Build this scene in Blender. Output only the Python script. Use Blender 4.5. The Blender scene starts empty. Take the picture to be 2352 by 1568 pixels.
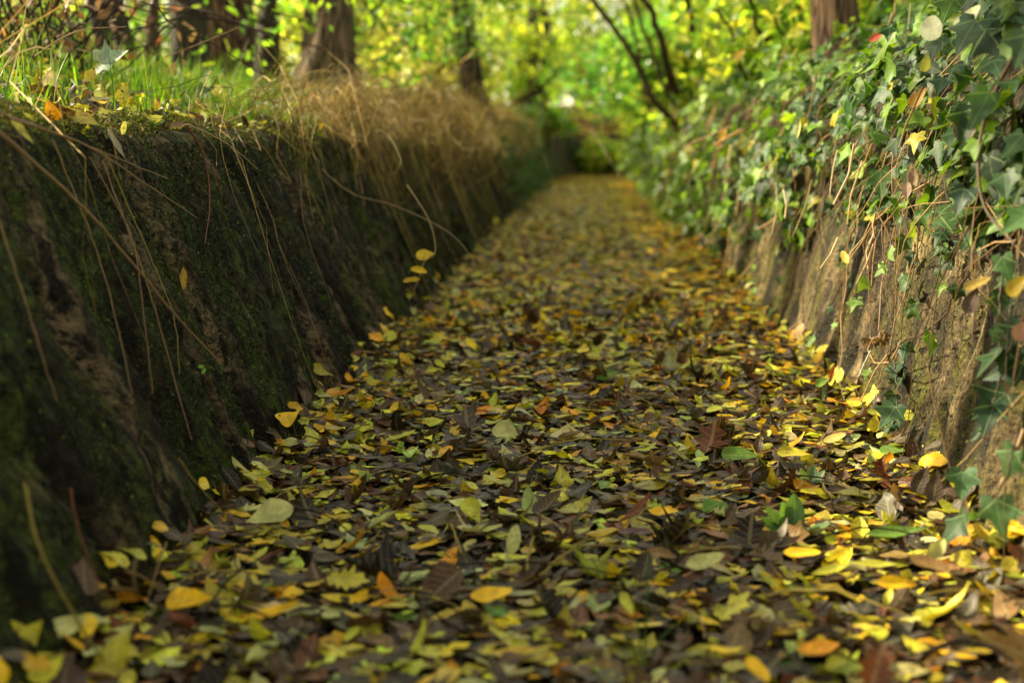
import bpy, math, random
import numpy as np
from mathutils import Vector, Matrix

rng = np.random.default_rng(11)
random.seed(11)
S = bpy.context.scene
C = S.collection
PI = math.pi

# ------------------------------------------------------------------ camera frame
F_PX, CX, CY = 3266.7, 1176.0, 784.0          # 50 mm on 36 mm, measured on a 2352 x 1568 view
CAM = np.array([0.0, 0.0, 0.5])
YAW, PIT = math.radians(3.243), math.radians(8.187)
_f = np.array([-math.sin(YAW)*math.cos(PIT), math.cos(YAW)*math.cos(PIT), -math.sin(PIT)])
_r = np.array([math.cos(YAW), math.sin(YAW), 0.0])
_u = np.array([-math.sin(YAW)*math.sin(PIT), math.cos(YAW)*math.sin(PIT), math.cos(PIT)])

def ray(px, py):
    return _f + _r*((px-CX)/F_PX) + _u*((CY-py)/F_PX)
def at(px, py, Y):
    d = ray(px, py); return CAM + d*(Y/d[1])
def on_ground(px, py, z=0.0):
    d = ray(px, py); return CAM + d*((z-CAM[2])/d[2])
def project(P):
    P = np.asarray(P, float) - CAM
    zf = P @ _f
    return CX + F_PX*(P @ _r)/zf, CY - F_PX*(P @ _u)/zf, zf

LS, RS = 0.42, 0.22            # batter of the two walls
HALF = 0.485
LH, RH = 0.50, 0.52
def on_left(px, py, off=0.01):
    # plane x = -HALF - LS z + off
    d = ray(px, py)
    t = (-HALF - LS*CAM[2] + off - CAM[0])/(d[0] + LS*d[2]); return CAM + d*t
def on_right(px, py, off=0.01):
    d = ray(px, py)
    t = (HALF + RS*CAM[2] - off - CAM[0])/(d[0] - RS*d[2]); return CAM + d*t

# ------------------------------------------------------------------ noise
_T = np.random.default_rng(5).random((64, 64, 64))
def vn(x, y, z=0.0):
    x, y, z = np.broadcast_arrays(np.asarray(x, float), np.asarray(y, float), np.asarray(z, float))
    ix, iy, iz = np.floor(x).astype(int), np.floor(y).astype(int), np.floor(z).astype(int)
    fx, fy, fz = x-ix, y-iy, z-iz
    fx, fy, fz = fx*fx*(3-2*fx), fy*fy*(3-2*fy), fz*fz*(3-2*fz)
    def g(a, b, c): return _T[(ix+a) & 63, (iy+b) & 63, (iz+c) & 63]
    def l(a, b, t): return a + (b-a)*t
    return l(l(l(g(0,0,0), g(1,0,0), fx), l(g(0,1,0), g(1,1,0), fx), fy),
             l(l(g(0,0,1), g(1,0,1), fx), l(g(0,1,1), g(1,1,1), fx), fy), fz)
def fbm(x, y, z=0.0, o=3):
    s, a, t = 0.0, 1.0, 0.0
    for k in range(o):
        s = s + a*vn(np.asarray(x)*2**k + 17.3*k, np.asarray(y)*2**k + 5.1*k, np.asarray(z)*2**k + 3.7*k); t += a; a *= .5
    return s/t

def cx(y):
    y = np.asarray(y, float)
    a = np.clip(y-16.0, 0, 9)
    return 0.055*a*a + np.maximum(y-25.0, 0)*0.99
def ground_z(x, y):
    return -0.022 + 0.012*fbm(np.asarray(x)*5+9, np.asarray(y)*5) + 0.018*np.clip((np.abs(np.asarray(x)-cx(y))-0.36)/0.13, 0, 1)**2

# bank profiles, distance from path centre -> height
LP = np.array([(-70, 2.2), (-14, 1.25), (-8, 1.05), (-3.0, .86), (-1.75, .765), (-1.0, .575), (-.80, .518), (-.71, .50)])
RP = np.array([(.60, .52), (.66, .60), (.76, .66), (.95, .74), (1.25, .82), (3.0, 1.15), (8, 1.35), (14, 1.5), (70, 2.4)])
def left_z(x, y):
    d = np.asarray(x) - cx(y)
    return np.interp(d, LP[:, 0], LP[:, 1]) + 0.035*(fbm(np.asarray(x)*2.3, np.asarray(y)*2.3)-.5)
def right_z(x, y):
    d = np.asarray(x) - cx(y)
    return np.interp(d, RP[:, 0], RP[:, 1]) + 0.04*(fbm(np.asarray(x)*2.3, np.asarray(y)*2.3, 7)-.5)

def nrm(v, ax=-1):
    v = np.asarray(v, float)
    return v/np.maximum(np.linalg.norm(v, axis=ax, keepdims=True), 1e-9)

# ------------------------------------------------------------------ mesh accumulator
class MB:
    def __init__(s): s.v, s.f, s.u, s.c, s.n = [], [], [], [], 0
    def add(s, V, Fq, uv=None, col=None):
        V = np.asarray(V, float).reshape(-1, 3); Fq = np.asarray(Fq, int).reshape(-1, 4); n = len(V)
        s.v.append(V); s.f.append(Fq + s.n)
        s.u.append(np.zeros((n, 3)) if uv is None else np.asarray(uv, float).reshape(-1, 3))
        if col is None: col = np.ones((n, 4))
        col = np.asarray(col, float)
        if col.ndim == 1: col = np.tile(col if len(col) == 4 else np.append(col, 0.0), (n, 1))
        s.c.append(col); s.n += n
    def build(s, name, mat, parent=None, origin=None, smooth=True):
        V = np.concatenate(s.v) if s.v else np.zeros((0, 3)); Fq = np.concatenate(s.f)
        U = np.concatenate(s.u); K = np.concatenate(s.c)
        if origin is None: origin = np.zeros(3)
        me = bpy.data.meshes.new(name)
        n, m = len(V), len(Fq)
        me.vertices.add(n); me.vertices.foreach_set('co', (V-origin).astype(np.float32).ravel())
        me.loops.add(m*4); me.loops.foreach_set('vertex_index', Fq.astype(np.int32).ravel())
        me.polygons.add(m); me.polygons.foreach_set('loop_start', (np.arange(m)*4).astype(np.int32))
        try: me.polygons.foreach_set('loop_total', np.full(m, 4, np.int32))
        except Exception: pass
        a = me.attributes.new('luv', 'FLOAT_VECTOR', 'POINT'); a.data.foreach_set('vector', U.astype(np.float32).ravel())
        a = me.attributes.new('Col', 'FLOAT_COLOR', 'POINT'); a.data.foreach_set('color', K.astype(np.float32).ravel())
        me.update(calc_edges=True)
        if smooth: me.polygons.foreach_set('use_smooth', np.ones(m, bool))
        me.materials.append(mat)
        o = bpy.data.objects.new(name, me); C.objects.link(o)
        if parent is not None: o.parent = parent
        if parent is None: o.location = origin
        return o

def tag(o, label=None, cat=None, group=None, kind=None):
    if label: o['label'] = label
    if cat: o['category'] = cat
    if group: o['group'] = group
    if kind: o['kind'] = kind
    return o
def thing(name, loc, label, cat, group=None, rz=0.0):
    o = bpy.data.objects.new(name, None); C.objects.link(o)
    o.empty_display_size = .05
    o.location = loc; o.rotation_euler = (0, 0, rz)
    return tag(o, label, cat, group)

# ------------------------------------------------------------------ shape makers
def tube(mb, P, R, sides=6, col=(1, 1, 1, 0), bark=0.0, seed=0):
    P = np.asarray(P, float); n = len(P); R = np.broadcast_to(np.asarray(R, float), (n,))
    T = nrm(np.gradient(P, axis=0))
    ref = np.array([1.0, 0, 0]) if abs(T[0][0]) < .8 else np.array([0, 1.0, 0])
    A = nrm(np.cross(T, ref)); B = np.cross(T, A)
    th = np.arange(sides)*2*PI/sides
    L = np.concatenate([[0], np.cumsum(np.linalg.norm(np.diff(P, axis=0), axis=1))])
    rr = np.ones((n, sides))
    if bark: rr += bark*(vn(np.cos(th)[None]*3+seed, np.sin(th)[None]*3+5, (L[:, None]*2.5)) - .5)*2
    V = P[:, None] + (A[:, None]*np.cos(th)[None, :, None] + B[:, None]*np.sin(th)[None, :, None])*(R[:, None]*rr)[..., None]
    i, j = np.meshgrid(np.arange(n-1), np.arange(sides), indexing='ij'); j2 = (j+1) % sides
    Fq = np.stack([i*sides+j, i*sides+j2, (i+1)*sides+j2, (i+1)*sides+j], -1).reshape(-1, 4)
    uv = np.stack([np.tile(np.cos(th), (n, 1)), np.tile(L[:, None], (1, sides)), np.tile(np.sin(th), (n, 1))], -1)
    mb.add(V, Fq, uv, np.asarray(col, float))

def smooth_line(pts, n=14, w=0.0, seed=0):
    pts = np.asarray(pts, float)
    if len(pts) < 3: pts = np.stack([pts[0], (pts[0]+pts[-1])/2, pts[-1]])
    t = np.linspace(0, len(pts)-1, n); out = []
    for a in t:
        i = min(int(a), len(pts)-2); f = a-i
        p0, p1, p2, p3 = pts[max(i-1, 0)], pts[i], pts[i+1], pts[min(i+2, len(pts)-1)]
        out.append(.5*((2*p1)+(-p0+p2)*f+(2*p0-5*p1+4*p2-p3)*f*f+(-p0+3*p1-3*p2+p3)*f**3))
    out = np.array(out)
    if w: out[1:-1] += np.random.default_rng(seed).normal(0, w, (n-2, 3))
    return out

def ribbons(mb, P, Wd, side, col, rnd=None):
    # P (m, n, 3) centre lines, Wd (m, n) half widths, side (m, 3) width direction, col (m, 4)
    m, n, _ = P.shape
    T = nrm(np.gradient(P, axis=1))
    sd = side[:, None] - T*np.sum(side[:, None]*T, -1, keepdims=True); sd = nrm(sd)
    nn = np.cross(T, sd)
    V = np.stack([P - sd*Wd[..., None], P + nn*Wd[..., None]*.35, P + sd*Wd[..., None]], 2).reshape(m, n*3, 3)
    i, j = np.meshgrid(np.arange(n-1), np.arange(2), indexing='ij')
    Fq = np.stack([i*3+j, i*3+j+1, (i+1)*3+j+1, (i+1)*3+j], -1).reshape(-1, 4)
    Fall = (Fq[None] + (np.arange(m)*n*3)[:, None, None]).reshape(-1, 4)
    t = np.linspace(0, 1, n)
    r = rng.random(m) if rnd is None else rnd
    uv = np.zeros((m, n, 3, 3)); uv[..., 0] = np.array([-1, 0, 1])[None, None]; uv[..., 1] = t[None, :, None]; uv[..., 2] = r[:, None, None]
    K = np.repeat(col[:, None], n*3, 1).reshape(-1, 4)
    mb.add(V.reshape(-1, 3), Fall, uv.reshape(-1, 3), K)

# leaf templates : rows along the midrib, nc columns each side
OUT = {
 'oval':  [(0, .015), (.06, .10), (.2, .19), (.4, .225), (.6, .22), (.8, .165), (.94, .08), (1, .02)],
 'ovate': [(0, .015), (.05, .15), (.18, .27), (.36, .30), (.55, .25), (.75, .15), (.9, .06), (1, .008)],
 'round': [(0, .02), (.04, .2), (.18, .36), (.4, .43), (.62, .40), (.82, .27), (.95, .12), (1, .02)],
 'lance': [(0, .01), (.08, .05), (.22, .10), (.42, .125), (.6, .115), (.78, .075), (.92, .03), (1, .005)],
 'heart': [(0, .02), (-.08, .22), (.06, .38), (.26, .42), (.48, .34), (.68, .2), (.87, .08), (1, .006)],
}
LOBE = {   # (midrib y, outline x, outline y)
 'ivy':  [(0, .02, .0), (.02, .16, -.13), (.06, .36, -.10), (.12, .40, .03), (.18, .36, .13), (.26, .47, .25), (.32, .57, .36), (.38, .40, .42), (.46, .25, .47), (.56, .20, .60), (.74, .12, .78), (1, .01, 1)],
 'oak':  [(0, .02, .0), (.08, .10, .06), (.16, .24, .17), (.24, .14, .24), (.34, .34, .36), (.44, .19, .42), (.54, .38, .58), (.64, .18, .60), (.76, .26, .80), (.88, .10, .84), (1, .02, 1)],
 'maple':[(0, .02, .0), (.03, .30, -.08), (.08, .20, .06), (.16, .52, .16), (.22, .40, .24), (.28, .62, .44), (.34, .42, .44), (.42, .24, .46), (.52, .34, .66), (.64, .17, .64), (.8, .15, .84), (1, .01, 1)],
}
def leaf_template(kind, nc=2, seed=0, bend=0.0, fold=0.0, roll=0.0, twist=0.0, wave=0.0, rag=0.0, low=False, asym=0.0):
    r = np.random.default_rng(seed)
    if kind in OUT:
        o = np.array(OUT[kind]); my, ox, oy = o[:, 0].copy(), o[:, 1].copy(), o[:, 0].copy()
        my[my < 0] = 0.02
        if low:
            k = [0, 2, 4, 6, 7] if nc > 1 else [0, 2, 5, 7]; my, ox, oy = my[k], ox[k], oy[k]
    else:
        o = np.array(LOBE[kind]); my, ox, oy = o[:, 0].copy(), o[:, 1].copy(), o[:, 2].copy()
        if low: k = list(range(0, len(my)-1, 2))+[len(my)-1]; my, ox, oy = my[k], ox[k], oy[k]
    n = len(my); cols = []
    for sgn in (-1, 1):
        jx = ox*(1+asym*sgn)*(1 + rag*r.normal(0, 1, n)*np.r_[0, np.ones(n-2), 0]); jx = np.maximum(jx, .004)
        jy = oy + rag*.12*r.normal(0, 1, n)*np.r_[0, np.ones(n-2), 0]
        cols.append((sgn*jx, jy))
    V = np.zeros((n, 2*nc+1, 3)); U = np.zeros((n, 2*nc+1, 3))
    for q in range(2*nc+1):
        k = q-nc; a = abs(k)/nc
        if k == 0: V[:, q, 1] = my
        else:
            c = cols[0 if k < 0 else 1]
            V[:, q, 0] = c[0]*a; V[:, q, 1] = my + (c[1]-my)*a**1.1
        U[:, q, 0] = V[:, q, 0]*2.2 if kind in LOBE else k/nc
        U[:, q, 1] = V[:, q, 1]
    x, y = V[..., 0].copy(), V[..., 1].copy()
    z = np.abs(x)*math.tan(fold) + wave*np.sin(y*9+r.random()*6+np.sign(x)*1.3)*np.abs(x)*1.6
    if roll:
        rad = 1/roll; z = z + rad*(1-np.cos(x/rad)); x = rad*np.sin(x/rad)
    if twist:
        a = twist*(y-.5); x, z = x*np.cos(a)-z*np.sin(a), x*np.sin(a)+z*np.cos(a)
    if abs(bend) > 1e-4:
        R = 1/bend; a = y/R
        y, z = (R-z)*np.sin(a), R-(R-z)*np.cos(a)
    V = np.stack([x, y, z], -1); V -= np.array([0, .5, 0])
    i, j = np.meshgrid(np.arange(n-1), np.arange(2*nc), indexing='ij'); w = 2*nc+1
    Fq = np.stack([i*w+j, i*w+j+1, (i+1)*w+j+1, (i+1)*w+j], -1).reshape(-1, 4)
    return V.reshape(-1, 3), Fq, U.reshape(-1, 3)

def variants(kind, count, nc=2, curl=1.0, rag=.05, low=False, seed=0):
    r = np.random.default_rng(seed+99); out = []
    for k in range(count):
        out.append(leaf_template(kind, nc, seed*31+k, bend=r.normal(.08, .5)*curl, fold=r.normal(.1, .2)*curl, roll=r.normal(0, 1.5)*curl,
                                 twist=r.normal(0, .5)*curl, wave=abs(r.normal(0, .16))*curl, rag=rag*r.random()*2, low=low, asym=r.normal(0, .08)))
    return out

def frames(normal, direc):
    n = nrm(normal); d = direc - n*np.sum(direc*n, -1, keepdims=True); d = nrm(d)
    x = np.cross(d, n)
    return np.stack([x, d, n], -1)          # columns
def scatter(mb, vars_, pos, R, size, col, pick=None, rnd=None, r=rng):
    m = len(pos)
    if m == 0: return
    if pick is None: pick = r.integers(0, len(vars_), m)
    if rnd is None: rnd = r.random(m)
    for k, (V, Fq, U) in enumerate(vars_):
        ix = np.nonzero(pick == k)[0]
        if not len(ix): continue
        W = np.einsum('mij,vj->mvi', R[ix], V)*np.asarray(size)[ix][:, None, None] + pos[ix][:, None]
        nv = len(V)
        Fa = (Fq[None] + (np.arange(len(ix))*nv)[:, None, None]).reshape(-1, 4)
        uv = np.repeat(U[None], len(ix), 0).copy(); uv[..., 2] = rnd[ix][:, None]
        K = np.repeat(col[ix][:, None], nv, 1).reshape(-1, 4)
        mb.add(W.reshape(-1, 3), Fa, uv.reshape(-1, 3), K)
def rand_dirs(m, r=rng):
    return nrm(r.normal(0, 1, (m, 3)))
def tint(base, m, v=.18, h=.10, spot=0.0, r=rng):
    k = np.asarray(base, float)[None]*np.exp(r.normal(0, v, (m, 1)))*np.exp(r.normal(0, h, (m, 3)))
    return np.concatenate([np.clip(k, 0, .95), np.full((m, 1), spot) if np.isscalar(spot) else np.asarray(spot)[:, None]], 1)

# ------------------------------------------------------------------ materials
def mat_new(name):
    m = bpy.data.materials.new(name); m.use_nodes = True
    nt = m.node_tree; nt.nodes.clear()
    return m, nt
def N(nt, t, **k):
    n = nt.nodes.new(t)
    for a, b in k.items():
        if a.startswith('i_'):
            key = a[2:]; key = int(key) if key.isdigit() else key.replace('_', ' ')
            n.inputs[key].default_value = b
        else: setattr(n, a, b)
    return n
def lk(nt, a, b): nt.links.new(a, b)
def math_(nt, op, a, b=None, clamp=False):
    n = N(nt, 'ShaderNodeMath', operation=op, use_clamp=clamp)
    for i, x in enumerate((a, b)):
        if x is None: continue
        if isinstance(x, (int, float)): n.inputs[i].default_value = x
        else: lk(nt, x, n.inputs[i])
    return n.outputs[0]
def ramp(nt, src, a, b, c=0.0, d=1.0):
    n = N(nt, 'ShaderNodeMapRange', interpolation_type='SMOOTHSTEP')
    lk(nt, src, n.inputs['Value'])
    for k, x in (('From Min', a), ('From Max', b), ('To Min', c), ('To Max', d)): n.inputs[k].default_value = x
    return n.outputs['Result']
def mix(nt, fac, a, b, mode='MIX'):
    n = N(nt, 'ShaderNodeMix', data_type='RGBA', blend_type=mode)
    for s, x in ((n.inputs['Factor'], fac), (n.inputs[6], a), (n.inputs[7], b)):
        if isinstance(x, (int, float)): s.default_value = x
        elif isinstance(x, tuple): s.default_value = x if len(x) == 4 else (*x, 1)
        else: lk(nt, x, s)
    return n.outputs[2]

def leaf_material(name, trans=.35, rough=.42, spec=.45, vein='pinnate', vein_col=(.6, .55, .2), vein_amt=.35, spots=1.0, sat=1.0, tcol=(1.15, 1.15, .55)):
    m, nt = mat_new(name)
    out = N(nt, 'ShaderNodeOutputMaterial')
    uv = N(nt, 'ShaderNodeAttribute', attribute_name='luv'); cl = N(nt, 'ShaderNodeAttribute', attribute_name='Col')
    sx = N(nt, 'ShaderNodeSeparateXYZ'); lk(nt, uv.outputs['Vector'], sx.inputs[0])
    au = math_(nt, 'ABSOLUTE', sx.outputs[0]); v = sx.outputs[1]
    geo = N(nt, 'ShaderNodeNewGeometry')
    rib = ramp(nt, au, .03, .12, 1, 0)
    if vein == 'pinnate':
        ph = math_(nt, 'SUBTRACT', math_(nt, 'MULTIPLY', v, 44.0), math_(nt, 'MULTIPLY', au, 12.0))
        sv = ramp(nt, math_(nt, 'SINE', ph), .72, 1.0, 0, .55)
        veins = math_(nt, 'MAXIMUM', rib, sv)
    elif vein == 'palm':
        ang = math_(nt, 'ARCTAN2', au, math_(nt, 'ADD', v, .02))
        d1 = math_(nt, 'ABSOLUTE', math_(nt, 'SUBTRACT', ang, 1.28)); d2 = math_(nt, 'ABSOLUTE', math_(nt, 'SUBTRACT', ang, 2.1))
        d3 = math_(nt, 'MINIMUM', math_(nt, 'MINIMUM', d1, d2), ang)
        rad = math_(nt, 'SQRT', math_(nt, 'ADD', math_(nt, 'MULTIPLY', au, au), math_(nt, 'MULTIPLY', v, v)))
        veins = ramp(nt, math_(nt, 'MULTIPLY', d3, math_(nt, 'ADD', rad, .05)), .012, .035, 1, 0)
        ph = math_(nt, 'SUBTRACT', math_(nt, 'MULTIPLY', v, 60.0), math_(nt, 'MULTIPLY', au, 30.0))
        veins = math_(nt, 'MAXIMUM', veins, ramp(nt, math_(nt, 'SINE', ph), .85, 1.0, 0, .3))
    else: veins = rib
    no = N(nt, 'ShaderNodeTexNoise', noise_dimensions='4D', i_Scale=55.0, i_Detail=3.0, i_Roughness=.6)
    lk(nt, geo.outputs['Position'], no.inputs['Vector']); lk(nt, math_(nt, 'MULTIPLY', sx.outputs[2], 40.0), no.inputs['W'])
    ns = N(nt, 'ShaderNodeTexNoise', noise_dimensions='4D', i_Scale=230.0, i_Detail=2.0)
    lk(nt, geo.outputs['Position'], ns.inputs['Vector']); lk(nt, math_(nt, 'MULTIPLY', sx.outputs[2], 31.0), ns.inputs['W'])
    base = mix(nt, 1.0, cl.outputs['Color'], mix(nt, ramp(nt, no.outputs['Fac'], .3, .7), (.66, .62, .58), (1.22, 1.2, 1.1)), 'MULTIPLY')
    base = mix(nt, math_(nt, 'MULTIPLY', veins, vein_amt), base, mix(nt, .5, base, vein_col))
    sp = math_(nt, 'MULTIPLY', ramp(nt, math_(nt, 'ADD', ns.outputs['Fac'], math_(nt, 'MULTIPLY', math_(nt, 'SUBTRACT', no.outputs['Fac'], .5), .5)), .58, .66), cl.outputs['Alpha'])
    base = mix(nt, math_(nt, 'MULTIPLY', sp, spots, True), base, (.035, .022, .012))
    bump = N(nt, 'ShaderNodeBump', i_Strength=.35, i_Distance=.0015)
    lk(nt, math_(nt, 'SUBTRACT', math_(nt, 'MULTIPLY', no.outputs['Fac'], 1.4), math_(nt, 'MULTIPLY', veins, .5)), bump.inputs['Height'])
    p = N(nt, 'ShaderNodeBsdfPrincipled', i_Roughness=rough)
    p.inputs['Specular IOR Level'].default_value = spec
    lk(nt, base, p.inputs['Base Color']); lk(nt, bump.outputs[0], p.inputs['Normal'])
    t = N(nt, 'ShaderNodeBsdfTranslucent')
    lk(nt, mix(nt, 1.0, base, (*tcol, 1), 'MULTIPLY'), t.inputs['Color'])
    mx = N(nt, 'ShaderNodeMixShader', i_Fac=trans)
    lk(nt, p.outputs[0], mx.inputs[1]); lk(nt, t.outputs[0], mx.inputs[2]); lk(nt, mx.outputs[0], out.inputs['Surface'])
    return m

def blade_material(name, trans=.35, rough=.5):
    m, nt = mat_new(name)
    out = N(nt, 'ShaderNodeOutputMaterial')
    uv = N(nt, 'ShaderNodeAttribute', attribute_name='luv'); cl = N(nt, 'ShaderNodeAttribute', attribute_name='Col')
    sx = N(nt, 'ShaderNodeSeparateXYZ'); lk(nt, uv.outputs['Vector'], sx.inputs[0])
    geo = N(nt, 'ShaderNodeNewGeometry')
    no = N(nt, 'ShaderNodeTexNoise', i_Scale=90.0, i_Detail=2.0); lk(nt, geo.outputs['Position'], no.inputs['Vector'])
    base = mix(nt, 1.0, cl.outputs['Color'], mix(nt, no.outputs['Fac'], (.6, .55, .5), (1.35, 1.35, 1.3)), 'MULTIPLY')
    p = N(nt, 'ShaderNodeBsdfPrincipled', i_Roughness=rough); p.inputs['Specular IOR Level'].default_value = .35
    lk(nt, base, p.inputs['Base Color'])
    t = N(nt, 'ShaderNodeBsdfTranslucent'); lk(nt, base, t.inputs['Color'])
    mx = N(nt, 'ShaderNodeMixShader', i_Fac=trans)
    lk(nt, p.outputs[0], mx.inputs[1]); lk(nt, t.outputs[0], mx.inputs[2]); lk(nt, mx.outputs[0], out.inputs['Surface'])
    return m

def bark_material(name, a=(.05, .035, .022), b=(.20, .13, .075), moss=(.07, .08, .02), moss_amt=.3, scale=1.0):
    m, nt = mat_new(name)
    out = N(nt, 'ShaderNodeOutputMaterial')
    uv = N(nt, 'ShaderNodeAttribute', attribute_name='luv')
    mp = N(nt, 'ShaderNodeMapping'); mp.inputs['Scale'].default_value = (3.2*scale, 3.0*scale, 3.2*scale); lk(nt, uv.outputs['Vector'], mp.inputs['Vector'])
    n1 = N(nt, 'ShaderNodeTexNoise', i_Scale=2.6, i_Detail=5.0, i_Roughness=.65, i_Distortion=.6); lk(nt, mp.outputs[0], n1.inputs['Vector'])
    vo = N(nt, 'ShaderNodeTexVoronoi', feature='DISTANCE_TO_EDGE', i_Scale=2.0); lk(nt, mp.outputs[0], vo.inputs['Vector'])
    crack = ramp(nt, vo.outputs['Distance'], .02, .22)
    h = math_(nt, 'MULTIPLY', crack, math_(nt, 'ADD', n1.outputs['Fac'], .3))
    base = mix(nt, h, (*a, 1), (*b, 1))
    geo = N(nt, 'ShaderNodeNewGeometry')
    n2 = N(nt, 'ShaderNodeTexNoise', i_Scale=7.0, i_Detail=3.0); lk(nt, geo.outputs['Position'], n2.inputs['Vector'])
    base = mix(nt, math_(nt, 'MULTIPLY', ramp(nt, n2.outputs['Fac'], .5, .65), moss_amt), base, (*moss, 1))
    bp = N(nt, 'ShaderNodeBump', i_Strength=.9, i_Distance=.02); lk(nt, h, bp.inputs['Height'])
    p = N(nt, 'ShaderNodeBsdfPrincipled', i_Roughness=.85); p.inputs['Specular IOR Level'].default_value = .2
    lk(nt, base, p.inputs['Base Color']); lk(nt, bp.outputs[0], p.inputs['Normal']); lk(nt, p.outputs[0], out.inputs['Surface'])
    return m

def wall_material(name, dark, mid, light, moss, moss2, moss_lo, moss_hi, tilt):
    m, nt = mat_new(name)
    out = N(nt, 'ShaderNodeOutputMaterial')
    geo = N(nt, 'ShaderNodeNewGeometry')
    sx = N(nt, 'ShaderNodeSeparateXYZ'); lk(nt, geo.outputs['Position'], sx.inputs[0])
    cb = N(nt, 'ShaderNodeCombineXYZ'); lk(nt, sx.outputs[1], cb.inputs[0]); lk(nt, sx.outputs[2], cb.inputs[1])
    RW = name == 'weathered_wall'
    def noise(sc, stretch, detail=4.0, seed=0.0, rough=.6):
        if RW: stretch = min(1.0, stretch*1.7)
        mp = N(nt, 'ShaderNodeMapping'); mp.inputs['Scale'].default_value = (1, stretch, 1); mp.inputs['Location'].default_value = (seed, seed*.7, seed*.3)
        lk(nt, cb.outputs[0], mp.inputs['Vector'])
        n = N(nt, 'ShaderNodeTexNoise', i_Scale=sc, i_Detail=detail, i_Roughness=rough); lk(nt, mp.outputs[0], n.inputs['Vector']); return n.outputs['Fac']
    streak = noise(13.0 if name == 'weathered_wall' else 22.0, .2, 6.0, 1.0, .7); broad = noise(4.5, .45, 3.0, 4.0); grit = noise(190.0, .8, 3.0, 7.0, .7); pit = noise(95.0 if RW else 75.0, .7, 3.0, 2.0)
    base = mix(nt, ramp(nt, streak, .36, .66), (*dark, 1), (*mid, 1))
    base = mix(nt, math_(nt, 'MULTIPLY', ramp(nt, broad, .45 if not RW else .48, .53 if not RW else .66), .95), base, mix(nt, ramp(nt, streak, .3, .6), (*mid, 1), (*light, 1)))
    mossn = math_(nt, 'ADD', math_(nt, 'MULTIPLY', noise(11.0, .22, 4.0, 11.0), .6), math_(nt, 'MULTIPLY', noise(3.2, .5, 2.0, 15.0), .4))
    mm = math_(nt, 'MULTIPLY', ramp(nt, mossn, moss_lo, moss_hi), ramp(nt, grit, .30, .5, .35, 1))
    base = mix(nt, mm, base, mix(nt, grit, (*moss, 1), (*moss2, 1)))
    if not RW:
        crev_shade = noise(46.0, .13, 5.0, 21.0, .65)
        base = mix(nt, ramp(nt, crev_shade, .40, .47, .92, 0), base, (.0022, .0016, .001))  # shade inside the crevices painted as near-black streaks
    grain = noise(115.0, .55, 4.0, 33.0, .75)
    base = mix(nt, 1.0, base, mix(nt, ramp(nt, grain, .36, .64), (.34, .31, .28, 1) if RW else (.10, .09, .08, 1), (1.45, 1.42, 1.36, 1) if RW else (2.0, 1.95, 1.9, 1)), 'MULTIPLY')
    if RW:
        stain = noise(8.5, .22, 4.0, 51.0, .6)
        base = mix(nt, ramp(nt, stain, .40, .50, .85, 0), base, (.016, .013, .007))
    base = mix(nt, ramp(nt, grit, .60, .72, 0, .6), base, (*light, 1))
    base = mix(nt, ramp(nt, pit, .60, .70, 0, .85), base, (.008, .006, .004))
    h = math_(nt, 'ADD', math_(nt, 'MULTIPLY', grit, .5), math_(nt, 'SUBTRACT', math_(nt, 'MULTIPLY', streak, .9), math_(nt, 'MULTIPLY', ramp(nt, pit, .58, .7), 1.2)))
    bp = N(nt, 'ShaderNodeBump', i_Strength=1.0, i_Distance=.016); lk(nt, h, bp.inputs['Height'])
    p = N(nt, 'ShaderNodeBsdfPrincipled', i_Roughness=.85); p.inputs['Specular IOR Level'].default_value = .25
    lk(nt, base, p.inputs['Base Color']); lk(nt, bp.outputs[0], p.inputs['Normal']); lk(nt, p.outputs[0], out.inputs['Surface'])
    return m

def soil_material(name, a, b, sc=30.0):
    m, nt = mat_new(name)
    out = N(nt, 'ShaderNodeOutputMaterial')
    geo = N(nt, 'ShaderNodeNewGeometry')
    n = N(nt, 'ShaderNodeTexNoise', i_Scale=sc, i_Detail=6.0, i_Roughness=.7); lk(nt, geo.outputs['Position'], n.inputs['Vector'])
    n2 = N(nt, 'ShaderNodeTexNoise', i_Scale=sc*.12, i_Detail=3.0); lk(nt, geo.outputs['Position'], n2.inputs['Vector'])
    base = mix(nt, math_(nt, 'MULTIPLY', n.outputs['Fac'], math_(nt, 'ADD', n2.outputs['Fac'], .4)), (*a, 1), (*b, 1))
    bp = N(nt, 'ShaderNodeBump', i_Strength=1.0, i_Distance=.012); lk(nt, n.outputs['Fac'], bp.inputs['Height'])
    p = N(nt, 'ShaderNodeBsdfPrincipled', i_Roughness=.9); p.inputs['Specular IOR Level'].default_value = .2
    lk(nt, base, p.inputs['Base Color']); lk(nt, bp.outputs[0], p.inputs['Normal']); lk(nt, p.outputs[0], out.inputs['Surface'])
    return m

M = {}
M['litter'] = leaf_material('litter_leaf', trans=.22, rough=.45, spec=.26, vein_amt=.4, vein_col=(.7, .6, .3))
M['ivy'] = leaf_material('ivy_leaf', trans=.26, rough=.47, spec=.20, vein='palm', vein_col=(.30, .42, .16), vein_amt=.75, spots=.4, tcol=(2.0, 2.0, .4))
M['green'] = leaf_material('shrub_leaf', trans=.45, rough=.45, spec=.4, vein_col=(.4, .5, .15), vein_amt=.3, spots=.3, tcol=(1.35, 1.45, .45))
M['far'] = leaf_material('woodland_leaf', trans=.5, rough=.32, spec=.6, vein='none', vein_amt=.2, spots=.0, tcol=(1.5, 1.5, .45))
M['grass'] = blade_material('grass_blade', .5, .36)
M['straw'] = blade_material('dry_straw', .25, .55)
M['twig'] = bark_material('twig_bark', (.03, .02, .013), (.13, .085, .05), scale=6, moss_amt=.1)
M['bark'] = bark_material('acacia_bark', (.04, .028, .016), (.27, .18, .10))
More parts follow.
